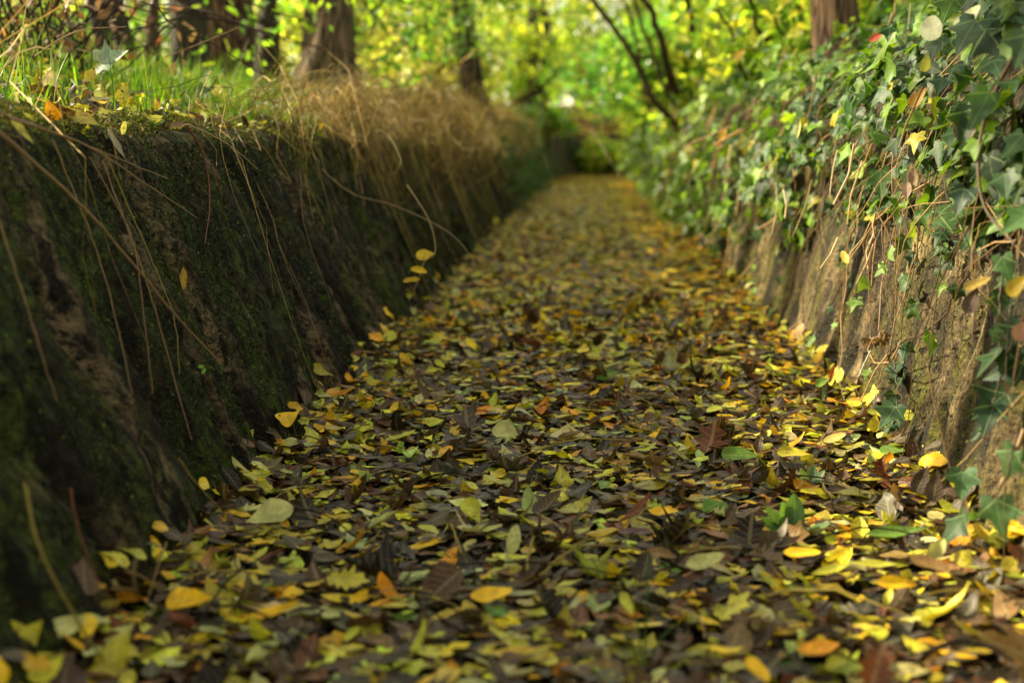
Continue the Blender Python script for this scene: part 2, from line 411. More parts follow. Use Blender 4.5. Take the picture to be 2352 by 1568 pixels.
M['bark_red'] = bark_material('reddish_bark', (.035, .018, .009), (.26, .155, .08), moss_amt=.15)
M['bark_dark'] = bark_material('dark_bark', (.02, .016, .011), (.085, .06, .04), moss_amt=.4)
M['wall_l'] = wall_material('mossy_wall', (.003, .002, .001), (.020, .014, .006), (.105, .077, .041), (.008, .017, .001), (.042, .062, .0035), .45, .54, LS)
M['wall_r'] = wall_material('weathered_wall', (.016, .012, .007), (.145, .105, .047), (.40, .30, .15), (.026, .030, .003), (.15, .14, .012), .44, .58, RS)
M['moss'] = blade_material('moss_tuft', .3, .7)
M['path'] = soil_material('path_soil', (.012, .009, .006), (.06, .045, .03))
M['bank'] = soil_material('bank_soil', (.012, .008, .004), (.06, .04, .02), 22.0)

# ------------------------------------------------------------------ ground
def grid(name, X, Y, Zf, mat, **k):
    # X (nx, ny), Y (nx, ny)
    nx, ny = X.shape
    V = np.stack([X, Y, Zf], -1).reshape(-1, 3)
    i, j = np.meshgrid(np.arange(nx-1), np.arange(ny-1), indexing='ij')
    Fq = np.stack([i*ny+j, (i+1)*ny+j, (i+1)*ny+j+1, i*ny+j+1], -1).reshape(-1, 4)
    mb = MB(); mb.add(V, Fq); return mb
ys_far = np.concatenate([np.arange(-3, .9, .3), np.arange(.9, 5, .06), np.arange(5, 12, .2), np.arange(12, 40, .5), np.arange(40, 91, 3.0)])

dx = np.linspace(-.56, .56, 41)
X, Y = np.meshgrid(dx, ys_far, indexing='ij'); Xp = X + cx(Y)
tag(grid('path', Xp, Y, ground_z(Xp, Y)-.012, M['path']).build('path', M['path']), kind='structure')
def bank(name, prof, left):
    d = np.concatenate([prof[:, 0], np.linspace(-3, -.73, 30) if left else np.linspace(.63, 3, 30), np.linspace(-14, -3, 14) if left else np.linspace(3, 14, 14)])
    d = np.unique(np.round(d, 4))
    X, Y = np.meshgrid(d, ys_far, indexing='ij'); Xp = X + cx(Y)
    Z = left_z(Xp, Y) if left else right_z(Xp, Y)
    # tuck the inner rim behind the wall
    if left:
        Z[-1] = LH - .05; Xp[-1] = cx(Y[-1]) - .735
    else:
        Z[0] = RH - .05; Xp[0] = cx(Y[0]) + .64
    return tag(grid(name, Xp, Y, Z, M['bank']).build(name, M['bank']), kind='structure')
bank('ground_left_bank', LP, True)
bank('ground_right_bank', RP, False)

# ------------------------------------------------------------------ walls
ys_w = np.concatenate([np.arange(.35, 1.0, .03), np.arange(1.0, 4.2, .0075), np.arange(4.2, 9, .025), np.arange(9, 40, .2)])
def left_disp(y, z):
    a = fbm(y*13 + z*1.2, z*2.6, 1, 3)-.5
    b = fbm(y*55, z*16, 4, 2)-.5
    c = fbm(y*2.2, z*1.2, 8, 2)-.5
    rg = 1-np.abs(2*fbm(y*10 + z*1.0 + 5, z*1.7, 21, 3)-1)
    d = fbm(y*120, z*60, 9, 2)-.5
    return .030*a + .026*b + .013*d + .016*c - .034*np.clip((rg-.82)/.18, 0, 1)
def right_disp(y, z):
    wq = .35*(fbm(y*2.1, z*2.0, 33, 2)-.5)
    a = fbm(y*7+wq*9, z*1.8, 12, 4)-.5
    b = fbm(y*45, z*12, 14, 2)-.5
    rg = 1-np.abs(2*fbm(y*5 + z*.6, z*.9, 25, 3)-1)
    e = fbm(y*26, z*9, 15, 3)-.5
    return .022*a + .020*b + .020*e - .016*np.clip((rg-.84)/.16, 0, 1)
def rim_dz(y): return .024*(fbm(np.asarray(y)*4.0, 3.3, 6, 3)-.5)
def left_x(y, z, off=0.0): return cx(y) - HALF - LS*z + left_disp(y, z) + off
def right_x(y, z, off=0.0): return cx(y) + HALF + RS*z - right_disp(y, z) - off
# left
zs = np.concatenate([[-.08], np.linspace(-.03, LH-.02, 84)])
Z, Y = np.meshgrid(zs, ys_w, indexing='ij')
X = left_x(Y, Z); Z = Z + rim_dz(Y)*np.clip(Z/LH, 0, 1)**2
# rounded mossy top that runs back under the bank
tops = []
for k, (bx, bz) in enumerate([(-.004, .010), (-.014, .020), (-.034, .028), (-.075, .030), (-.12, .02), (-.19, .0)]):
    y = ys_w; xx = left_x(y, np.full_like(y, LH-.02)) + bx; zz = LH-.02 + bz + rim_dz(y) + .022*(fbm(y*9, bx*30, 2)-.5)
    tops.append((xx, y, zz))
X = np.vstack([X]+[t[0][None] for t in tops]); Yl = np.vstack([Y]+[t[1][None] for t in tops]); Zl = np.vstack([Z]+[t[2][None] for t in tops])
lw = thing('retaining_wall', (-.6, 2.4, 0), 'dark moss covered leaning wall in shade along the grassy bank', 'wall')
lw['kind'] = 'thing'
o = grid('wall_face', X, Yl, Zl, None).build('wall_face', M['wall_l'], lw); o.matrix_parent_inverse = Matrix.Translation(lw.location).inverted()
# right
zs = np.concatenate([[-.08], np.linspace(-.03, RH, 70)])
Z, Y = np.meshgrid(zs, ys_w, indexing='ij'); X = right_x(Y, Z)
tops = [(right_x(ys_w, np.full_like(ys_w, RH)) + bx, ys_w, RH + bz + 0*ys_w) for bx, bz in [(.012, .012), (.04, .018), (.09, .0)]]
X = np.vstack([X]+[t[0][None] for t in tops]); Yl = np.vstack([Y]+[t[1][None] for t in tops]); Zl = np.vstack([Z]+[t[2][None] for t in tops])
rw = thing('retaining_wall', (.6, 2.4, 0), 'brown stained wall streaked with olive moss under the ivy, dappled by sun', 'wall')
rw['kind'] = 'thing'
o = grid('wall_face', X, Yl, Zl, None).build('wall_face', M['wall_r'], rw); o.matrix_parent_inverse = Matrix.Translation(rw.location).inverted()

# moss tufts: tiny leaflets over the face and rim
def moss_on(face_x, H, y0, y1, count, size, palette, thr, parent, sgn, slope, zpow=1.0, rim=0.0):
    r = np.random.default_rng(77+count)
    y = y0*(y1/y0)**r.random(count); z = H*r.random(count)**zpow
    msk = fbm(y*11, z*2.4, 31, 3)*.65 + fbm(y*3, z*1.5, 40, 2)*.35
    k = (msk + r.normal(0, .05, count) > thr) | ((z > H-.07) & (r.random(count) < rim)); y, z = y[k], z[k]; m = len(y)
    x = face_x(y, z, 0) + sgn*np.abs(r.normal(0, .004, m))
    if sgn > 0: z = z + rim_dz(y)*(z/LH)**2
    P = np.stack([x, y, z], -1)
    nn = nrm(np.array([sgn, 0, slope])[None] + r.normal(0, .55, (m, 3)))
    dd = nrm(np.array([0.3*sgn, 0, -.5])[None] + r.normal(0, .7, (m, 3)))
    col = tint(palette[0], m, .6, .15, r=r); alt = tint(palette[1], m, .6, .15, r=r)
    w = (r.random(m) < .22)[:, None]; col = np.where(w, alt, col)
    mb = MB(); scatter(mb, MOSSV, P, frames(nn, dd), r.uniform(.5, 1.4, m)*size*np.clip(y/2.2, .8, 2.5), col, r=r)
    o = mb.build('moss', M['moss'], parent); o.matrix_parent_inverse = Matrix.Translation(parent.location).inverted(); return o
MOSSV = [leaf_template('oval', 1, k, bend=.8*(k-1), fold=.3, low=True) for k in range(3)]
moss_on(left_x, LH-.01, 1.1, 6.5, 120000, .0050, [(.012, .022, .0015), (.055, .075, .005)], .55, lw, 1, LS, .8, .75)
r = np.random.default_rng(78); m = 26000; y = 1.3*(8/1.3)**r.random(m); q = r.random(m); x = left_x(y, np.full(m, LH-.02)) - .10*q + r.normal(0, .006, m)
k = fbm(y*7, q*2, 66, 2) > .42; y, q, x = y[k], q[k], x[k]; m = len(y)
mb = MB(); scatter(mb, MOSSV, np.stack([x, y, LH-.015 + .045*np.sqrt(np.clip(q*2, 0, 1)) + rim_dz(y) + r.normal(0, .006, m)], -1), frames(nrm(np.array([[.4, -.2, .9]])+r.normal(0, .6, (m, 3))), rand_dirs(m, r)), r.uniform(.004, .009, m)*np.clip(y/2.4, 1, 2.5), tint((.085, .095, .008), m, .5, .15, r=r), r=r)
o = mb.build('rim_moss', M['moss'], lw); o.matrix_parent_inverse = Matrix.Translation(lw.location).inverted()
moss_on(right_x, RH, 1.3, 5.0, 12000, .005, [(.09, .10, .015), (.2, .19, .03)], .60, rw, -1, RS)

# ------------------------------------------------------------------ leaf litter on the path
PAL = {   # colour name: albedo, spottiness
 'yellow': ((.92, .55, .012), .25), 'orange': ((.78, .34, .012), .5), 'olive': ((.52, .46, .035), .7), 'lime': ((.56, .56, .05), .4),
 'pale green': ((.52, .52, .19), .3), 'brown': ((.085, .042, .020), .7), 'grey': ((.088, .070, .054), .5), 'dark brown': ((.018, .011, .007), .3),
 'reddish': ((.15, .045, .018), .6), 'tan': ((.24, .14, .05), .6), 'green': ((.12, .24, .03), .3),
}
NAMES = list(PAL)
PN = np.array([PAL[k][0] for k in NAMES]); PS = np.array([PAL[k][1] for k in NAMES])
#            yel  ora  oli  lim  pal  bro  gre  dar  red  tan  grn
TOP_NEAR = [.12, .025, .19, .12, .11, .16, .13, .06, .035, .04, .01]
TOP_FAR  = [.36, .09, .18, .10, .08, .08, .03, .03, .02, .02, .01]
UNDER    = [.02, .02, .06, .02, .03, .27, .23, .23, .06, .06, .00]  # dull brown leaves, kept extra dark to paint shade into the gaps
SHAPES = ['oval', 'ovate', 'round', 'lance', 'oak', 'maple']
SW_TOP = np.array([.53, .27, .06, .11, .03, .0]); SW_UN = np.array([.30, .34, .10, .10, .14, .02])
SZ = {'oval': .040, 'ovate': .043, 'round': .030, 'lance': .052, 'oak': .050, 'maple': .045}
HI = {k: variants(k, 14, 2, .72, .08, False, i) + variants(k, 4, 2, 1.5, .16, False, i+40) for i, k in enumerate(SHAPES)}
LO = {k: variants(k, 8, 1, .6, .07, True, i+20) for i, k in enumerate(SHAPES)}

def litter_layer(y0, y1, dens, weights_near, weights_far, sw, hmax, tilt, r, size=1.0, xr=.50):
    m = int(dens*(y1-y0)*2*xr)
    y = r.uniform(y0, y1, m); x = r.uniform(-xr, xr, m)
    t = np.clip((y-2.2)/2.0, 0, 1)
    wn, wf = np.array(weights_near)/sum(weights_near), np.array(weights_far)/sum(weights_far)
    cumn, cumf = np.cumsum(wn), np.cumsum(wf); q = r.random(m)
    ci = np.where(r.random(m) < t, np.searchsorted(cumf, q), np.searchsorted(cumn, q)).clip(0, len(NAMES)-1)
    si = r.choice(len(SHAPES), m, p=sw/sw.sum())
    si = np.where(np.isin(ci, [0, 1]) & (r.random(m) < .7), 0, si)
    s = np.array([SZ[k] for k in SHAPES])[si]*np.exp(np.clip(r.normal(-.05, .3, m), -.8, .36))*size
    xx = x + cx(y)
    z = ground_z(xx, y) + r.uniform(.002, hmax, m) + .014*np.clip((np.abs(x)-.42)/.08, 0, 1)*r.random(m)
    tl = np.abs(r.normal(0, tilt, m)); big = r.random(m) < .03; tl = np.where(big, r.uniform(.3, .75, m), tl); tl = np.where(si >= 4, np.minimum(tl, .2), tl)
    z = z + np.sin(tl)*s*.22
    az = r.uniform(0, 2*PI, m)
    nn = np.stack([np.sin(tl)*np.cos(az), np.sin(tl)*np.sin(az), np.cos(tl)], -1)
    flip = r.random(m) < .4; nn[flip] *= -1
    a2 = r.uniform(0, 2*PI, m); dd = np.stack([np.cos(a2), np.sin(a2), 0*a2], -1)
    col = PN[ci]*np.exp(r.normal(0, .2, (m, 1)))*np.exp(r.normal(0, .10, (m, 3)))
    col = np.concatenate([np.clip(col, 0, .9), (PS[ci]*r.random(m)*1.4)[:, None]], 1)
    return dict(P=np.stack([xx, y, z], -1), R=frames(nn, dd), s=s, col=col, ci=ci, si=si, tilt=tl)
r1 = np.random.default_rng(21)
litter = MB()
def put(mb, L, keep, vars_):
    for k, nm in enumerate(SHAPES):
        ix = np.nonzero(keep & (L['si'] == k))[0]
        scatter(mb, vars_[nm], L['P'][ix], L['R'][ix], L['s'][ix], L['col'][ix], r=r1)
Lu = litter_layer(.8, 4.5, 1700, UNDER, UNDER, SW_UN, .016, .12, r1, 1.1); put(litter, Lu, np.ones(len(Lu['s']), bool), HI)
Lt = litter_layer(.85, 4.5, 2500, TOP_NEAR, TOP_FAR, SW_TOP, .020, .08, r1, .94)
Lf = litter_layer(4.5, 10, 1500, UNDER, UNDER, SW_UN, .016, .12, r1, 1.1); put(litter, Lf, np.ones(len(Lf['s']), bool), LO)
Lf = litter_layer(4.5, 10, 2000, TOP_FAR, TOP_FAR, SW_TOP, .024, .10, r1, 1.1); put(litter, Lf, np.ones(len(Lf['s']), bool), LO)
Lf = litter_layer(10, 27, 1300, TOP_FAR, TOP_FAR, SW_TOP, .022, .16, r1, 1.15); put(litter, Lf, np.ones(len(Lf['s']), bool), LO)

# notable leaves, seen one by one in the photograph: px, py, length m, shape, colour, heading (deg, 0 = across to the right), tilt, bend, fold, label
SPECIAL = [
 (1130, 1368, .046, 'oval', 'yellow', 2, .5, .5, .0, 'bright golden oval leaf arched over the litter, largest plain yellow one up close', 'golden arched leaf'),
 (1842, 1272, .043, 'oval', 'yellow', -6, .35, .3, .1, 'smooth golden oval leaf lying level below the green rosette', 'golden level leaf'),
 (2062, 1335, .047, 'oval', 'yellow', 12, .45, -.3, .1, 'broad golden leaf tilted up at one end, near the ivied wall foot', 'golden tilted leaf'),
 (1880, 1492, .040, 'oval', 'orange', 3, .5, .5, .1, 'orange oval leaf with a dark hole at one end', 'orange holed leaf'),
 (1440, 1385, .028, 'oval', 'lime', -60, .9, .2, .1, 'lime green oval leaf held up on the thin sprout', 'lime sprout leaf'),
 (440, 1385, .055, 'ovate', 'yellow', -8, .5, .6, .2, 'wavy yellow leaf resting against the dark wall foot', 'wavy yellow leaf'),
 (640, 1412, .060, 'lance', 'yellow', 5, .5, .9, .2, 'long yellow leaf bowed like a bridge with a pale green leaf beneath', 'bowed yellow leaf'),
 (270, 1500, .050, 'ovate', 'olive', 70, .8, .2, .2, 'olive yellow leaf standing on its edge by the wall foot', 'standing olive leaf'),
 (595, 1105, .036, 'maple', 'lime', -80, .8, .2, .2, 'spotted yellow green lobed leaf leaning against the mossy wall', 'lobed lime leaf'),
 (1160, 993, .044, 'round', 'pale green', -25, .7, .3, .2, 'pale rounded leaf with pointed tip, lying in sharpest focus on the path', 'pale rounded leaf'),
 (1700, 1047, .058, 'ovate', 'green', -5, .5, .2, .15, 'fresh green saw toothed leaf lying in front of the sunlit wall foot', 'green toothed leaf'),
 (1822, 1045, .050, 'ovate', 'olive', -12, .4, .3, .3, 'creamy olive leaf folded beside the green toothed leaf', 'creamy olive leaf'),
 (2060, 1226, .080, 'lance', 'green', 5, .4, .3, .2, 'long dark green leaf lying flat near the ivied wall foot', 'long green leaf'),
 (1180, 1240, .038, 'oval', 'pale green', 80, .9, .3, .2, 'greyish green leaf beaded with water drops, standing up', 'beaded grey leaf'),
 (1085, 1175, .042, 'ovate', 'lime', -55, .9, .3, .4, 'pale lime leaf folded lengthwise, pointing up out of the litter', 'folded lime leaf'),
 (1525, 1180, .040, 'oval', 'yellow', -18, .4, .6, .2, 'slim yellow leaf with a bent tip, in the middle of the path', 'slim yellow leaf'),
 (1620, 1290, .048, 'oval', 'pale green', 20, .5, .3, .1, 'smooth pale green leaf propped on brown litter left of the golden leaf', 'smooth pale leaf'),
 (1520, 1268, .042, 'oval', 'tan', 15, .4, -.5, .2, 'cream coloured leaf curled upward in front of the slim yellow leaf', 'cream curled leaf'),
 (1910, 1310, .05, 'lance', 'lime', 20, .4, .3, .2, 'lime leaflet, left one of a joined pair', 'left paired leaflet'),
 (2010, 1298, .05, 'lance', 'lime', -10, .4, .3, .2, 'lime leaflet, right one of a joined pair', 'right paired leaflet'),
 (2150, 1265, .040, 'oval', 'pale green', 55, .7, .2, .2, 'sunlit cream leaf standing upright near the ivied wall foot', 'upright cream leaf'),
 (2135, 1300, .048, 'oval', 'tan', -35, .5, .3, .3, 'cream leaf with droplets lying below the upright cream leaf', 'droplet cream leaf'),
 (2010, 1540, .055, 'oak', 'reddish', 70, .9, .4, .2, 'reddish brown dead leaf sticking up at the very front', 'reddish upright leaf'),
 (1740, 1540, .034, 'oval', 'yellow', -60, .6, .3, .2, 'small yellow leaf pointing down at the front of the path', 'small front yellow leaf'),
 (800, 1335, .05, 'oak', 'olive', -10, .5, .3, .1, 'broad yellow green leaf blotched with brown', 'blotched broad leaf'),
 (1000, 970, .034, 'ovate', 'lime', 10, .6, .3, .2, 'yellow green leaf with lit upper edge behind the pale rounded leaf', 'lit lime leaf'),
 (1010, 835, .030, 'oval', 'lime', -40, .9, .2, .1, 'lime leaf standing on edge, halfway along the mossy wall', 'far lime leaf'),
 (1395, 860, .045, 'maple', 'green', 10, .7, .3, .2, 'green leaf among yellow ones halfway down the path', 'far green leaf'),
 (620, 1185, .065, 'ovate', 'pale green', -150, .7, .3, .2, 'large ribbed pale green leaf leaning by the wall foot', 'ribbed pale leaf'),
 (2330, 1500, .075, 'maple', 'tan', 160, .6, .3, .1, 'big pale tan lobed leaf at the front edge by the ivied wall', 'big tan leaf'),
]
marks = []
used = 0
G_LEAF = 'fallen leaves scattered over the path'
def single_leaf(mb_parts, pos, label, cat='leaf', name='fallen_leaf', group=None, mat=None):
    mb = MB()
    for (V, Fq, U), R, s, col in mb_parts:
        scatter(mb, [(V, Fq, U)], np.array([pos]), R[None], np.array([s]), np.array([col]))
    o = mb.build(name, mat or M['litter'], None, np.asarray(pos))
    return tag(o, label, cat, group)
for k, (px, py, ln, shp, cn, hd, tl, bd, fo, lab, short) in enumerate(SPECIAL):
    p = on_ground(px, py, .016)
    a = math.radians(hd)
    d = np.array([math.cos(a), math.sin(a)*.8, math.sin(a)*math.sin(tl)])
    n = np.array([0.05, -math.sin(tl), math.cos(tl)])
    T = leaf_template(shp, 2, 500+k, bend=bd*.9, fold=fo, roll=.8, twist=.25, wave=.08, rag=.03)
    R = frames(np.array([n]), np.array([d]))[0]
    col = np.append(np.array(PAL[cn][0])*1.05, .35 if cn != 'yellow' else .12)
    single_leaf([(T, R, ln, col)], p, lab, group=G_LEAF)
    marks.append((px, py, short))
# the next largest leaves of the top layer, one object each
X2, Y2, ZF = project(Lt['P'])
inside = (X2 > 60) & (X2 < 2320) & (Y2 > 500) & (Y2 < 1560)
for px, py, *_ in SPECIAL: inside &= ~((np.abs(X2-px) < 45) & (np.abs(Y2-py) < 22))
score = np.where(inside, Lt['s']/ZF*(.8+.4*np.clip(Lt['tilt'], 0, 1)), -1)
order = np.argsort(-score); order = order[score[order] > 0]
N_IND = 228
ind = order[:N_IND]
keep = np.ones(len(Lt['s']), bool); keep[ind] = False
for px, py, *_ in SPECIAL: keep &= ~((np.abs(X2-px) < 30) & (np.abs(Y2-py) < 14) & (ZF < 3.4) & (Lt['P'][:, 2] > .004))
put(litter, Lt, keep, HI)
me_ = 700; yb = 1.0*(14/1.0)**r1.random(me_); sb = np.where(r1.random(me_) < .5, -1, 1); hb = r1.random(me_)**np.where(sb < 0, 2.6, 1.5)
zb_ = .004 + .06*hb; xb = np.where(sb < 0, left_x(yb, zb_)+.008, right_x(yb, zb_)-.008) - sb*.06*np.clip(1-hb*3, 0, 1)*r1.random(me_)
tb = r1.uniform(.1, 1.2, me_)*(.4+.6*hb); nb = np.stack([-sb*np.sin(tb), r1.normal(-.15, .3, me_), np.cos(tb)], -1)
cb_ = r1.choice(len(NAMES), me_, p=np.array(TOP_NEAR)/sum(TOP_NEAR)); kb = r1.integers(0, 2, me_)
colb = np.concatenate([np.clip(PN[cb_]*np.exp(r1.normal(0, .2, (me_, 1))), 0, .95), (PS[cb_]*.7)[:, None]], 1)
for q, nm in enumerate(('oval', 'ovate')):
    ix = np.nonzero(kb == q)[0]; scatter(litter, HI[nm], np.stack([xb, yb, zb_], -1)[ix], frames(nrm(nb[ix]), rand_dirs(len(ix), r1)), r1.uniform(.03, .055, len(ix)), colb[ix], r=r1)
SHN = {'oval': 'oval', 'ovate': 'pointed', 'round': 'round', 'lance': 'narrow', 'oak': 'ragged lobed', 'maple': 'lobed'}
seen_labels = {}
for i in ind:
    i = int(i); sh = SHAPES[Lt['si'][i]]; cn = NAMES[Lt['ci'][i]]
    vi = int(r1.integers(0, len(HI[sh])))
    mx = np.array([(X2[i]-a)**2 + ((Y2[i]-b)*2)**2 for a, b, _ in marks]); j = int(np.argmin(mx)); a, b, short = marks[j]
    ddx, ddy = X2[i]-a, (Y2[i]-b)*2
    rel = ('right of' if ddx > 0 else 'left of') if abs(ddx) > abs(ddy) else ('in front of' if ddy > 0 else 'behind')
    st = 'upturned' if Lt['tilt'][i] > .5 else ('tilted' if Lt['tilt'][i] > .22 else 'flat')
    big = 'large ' if Lt['s'][i] > .062 else ('small ' if Lt['s'][i] < .04 else '')
    dist = 'just ' if mx[j] < 110**2 else ''
    lab = f"{big}{st} {cn} {SHN[sh]} leaf {dist}{rel} the {short}"
    single_leaf([(HI[sh][vi], Lt['R'][i], Lt['s'][i], Lt['col'][i])], Lt['P'][i], lab, group=G_LEAF)
tag(litter.build('fallen_leaves', M['litter']), 'carpet of yellow, green and brown fallen leaves covering the path', 'leaf litter', kind='stuff')

rs = np.random.default_rng(29); m = 420; y = 1.0*(7/1.0)**rs.random(m); x = rs.uniform(-.47, .47, m); a = rs.normal(0, .7, m); L = rs.uniform(.03, .12, m); t = np.linspace(-.5, .5, 6)
P = np.stack([x[:, None]+np.cos(a)[:, None]*L[:, None]*t+.006*np.sin(t*5+a[:, None]*9), y[:, None]+np.sin(a)[:, None]*L[:, None]*t, (ground_z(x, y)+rs.uniform(.014, .032, m))[:, None]+rs.normal(0, .010, m)[:, None]*t+.008*np.cos(t*3)], -1)
mbs = MB(); cs = np.array([(.12, .07, .03), (.30, .22, .05), (.05, .03, .018), (.35, .25, .10)])[rs.integers(0, 4, m)]
ribbons(mbs, P, np.tile(rs.uniform(.0006, .0013, m)[:, None], (1, 6)), rand_dirs(m, rs), np.concatenate([cs, np.zeros((m, 1))], 1), rs.random(m))
tag(mbs.build('leaf_stalks', M['straw']), 'thin loose leaf stalks and stems strewn among the fallen leaves', 'leaf stalks', kind='stuff')
# loose twigs and leaf stalks lying on the litter
TW = [((650, 1170), (820, 1235), .0012, 'thin brown stalk lying by the wall foot beside the ribbed pale leaf'), ((930, 1310), (1490, 1330), .0012, 'long thin dark stalk lying across the middle of the path'),
      ((1210, 1310), (1235, 1225), .0016, 'curved yellow leaf stalk beside the beaded grey leaf'), ((1240, 1320), (1420, 1230), .0013, 'straight yellowish stalk leaning beside the beaded grey leaf'),
      ((1060, 1270), (1010, 1200), .0013, 'bent yellow stalk under the folded lime leaf'), ((1850, 1245), (2130, 1230), .0012, 'thin stalk lying along the long green leaf'),
      ((1750, 1365), (2080, 1410), .0014, 'olive stalk lying in front of the golden level leaf'), ((560, 1300), (420, 1500), .0014, 'dark stalk sloping away from the wall foot'),
      ((480, 1385), (720, 1510), .0014, 'long brown stalk lying below the wavy yellow leaf'), ((2120, 1500), (2330, 1515), .003, 'thick tan twig lying at the front by the big tan leaf'),
      ((1850, 1470), (1960, 1485), .003, 'short tan twig beside the orange holed leaf'), ((1190, 1050), (1440, 1010), .0013, 'pale green stalk lying across in the sharp part of the path')]
for k, (a, b, rad, lab) in enumerate(TW):
    A, B = on_ground(*a, .018), on_ground(*b, .022); mid = (A+B)/2 + np.array([0, .01, .012])
    mb = MB(); tube(mb, smooth_line([A, mid, B], 12, .0008, k), np.linspace(rad*1.2, rad*.7, 12), 6)
    o = mb.build('twig', M['straw' if k in (2, 3, 4, 6, 11) else 'twig'], None, A)
    if k in (2, 3, 4, 6, 11): o.data.attributes['Col'].data.foreach_set('color', np.tile(np.array([.36, .28, .06, 0], np.float32), len(o.data.vertices)))
    tag(o, lab, 'twig', 'stalks and twigs lying on the leaves')

# ------------------------------------------------------------------ grass on the left bank
def blades(mb, base, length, width, lean, droop, col, n=6, r=rng, gravity=.0):
    m = len(base); t = np.linspace(0, 1, n)
    up = np.array([0, 0, 1.0])
    D = nrm(up[None]*1.0 + lean)
    P = base[:, None] + D[:, None]*(length[:, None]*t[None])[..., None]
    hz = lean.copy(); hz[:, 2] = 0; hz = nrm(hz + r.normal(0, .02, (m, 3))*np.array([1, 1, 0]))
    P = P + hz[:, None]*(droop[:, None]*length[:, None]*t[None]**2)[..., None] - up[None, None]*(droop[:, None]*length[:, None]*.55*t[None]**2.4)[..., None]
    w = width[:, None]*np.clip(1.02 - t[None]**1.6, .03, 1)
    sd = nrm(np.cross(D, rand_dirs(m, r)))
    ribbons(mb, P, w, sd, col, r.random(m))
r2 = np.random.default_rng(31)
g = MB()
def green_patch(m, y0, y1, d0, d1, h0, h1, palette, w=.0022):
    y = r2.uniform(y0, y1, m); d = -(d0 + (d1-d0)*r2.random(m)**1.3)
    cl = fbm(d*6, y*6, 50, 2); k = cl + r2.normal(0, .06, m) > .42; y, d = y[k], d[k]; m = len(y)
    x = d + cx(y); b = np.stack([x, y, left_z(x, y)-.005], -1)
    c = palette[r2.integers(0, len(palette), m)]; col = np.concatenate([c*np.exp(r2.normal(0, .2, (m, 1))), np.zeros((m, 1))], 1)
    ln = r2.uniform(h0, h1, m)*np.where(r2.random(m) < .12, 1.5, 1)
    blades(g, b, ln, r2.uniform(.6, 1.3, m)*w, r2.normal(0, .15, (m, 3)), np.abs(r2.normal(0.0, .2, m)), col, 6, r2)
GP = np.array([(.12, .28, .008), (.18, .34, .012), (.08, .20, .008), (.26, .37, .018)])
green_patch(2300, 1.6, 3.9, .77, 1.45, .03, .085, GP, .0017)
green_patch(1500, 3.2, 5.2, .72, 1.35, .04, .11, GP, .0019)
green_patch(60, 3.2, 5.0, .74, 1.1, .10, .16, GP, .0022)
green_patch(190, 1.7, 3.6, .78, 1.2, .09, .15, GP, .0021)
green_patch(1500, 3.3, 6.0, .80, 1.8, .04, .11, GP)
green_patch(1500, 1.8, 6.0, 1.3, 2.6, .05, .13, GP, .0024)
green_patch(900, 6.0, 14.0, .8, 2.6, .06, .20, GP, .003)
green_patch(1300, 4.6, 9.0, .72, 1.3, .04, .13, GP, .0024)
tag(g.build('grass', M['grass']), 'fresh green grass blades sprouting on the sunlit bank above the mossy wall', 'grass', kind='stuff')

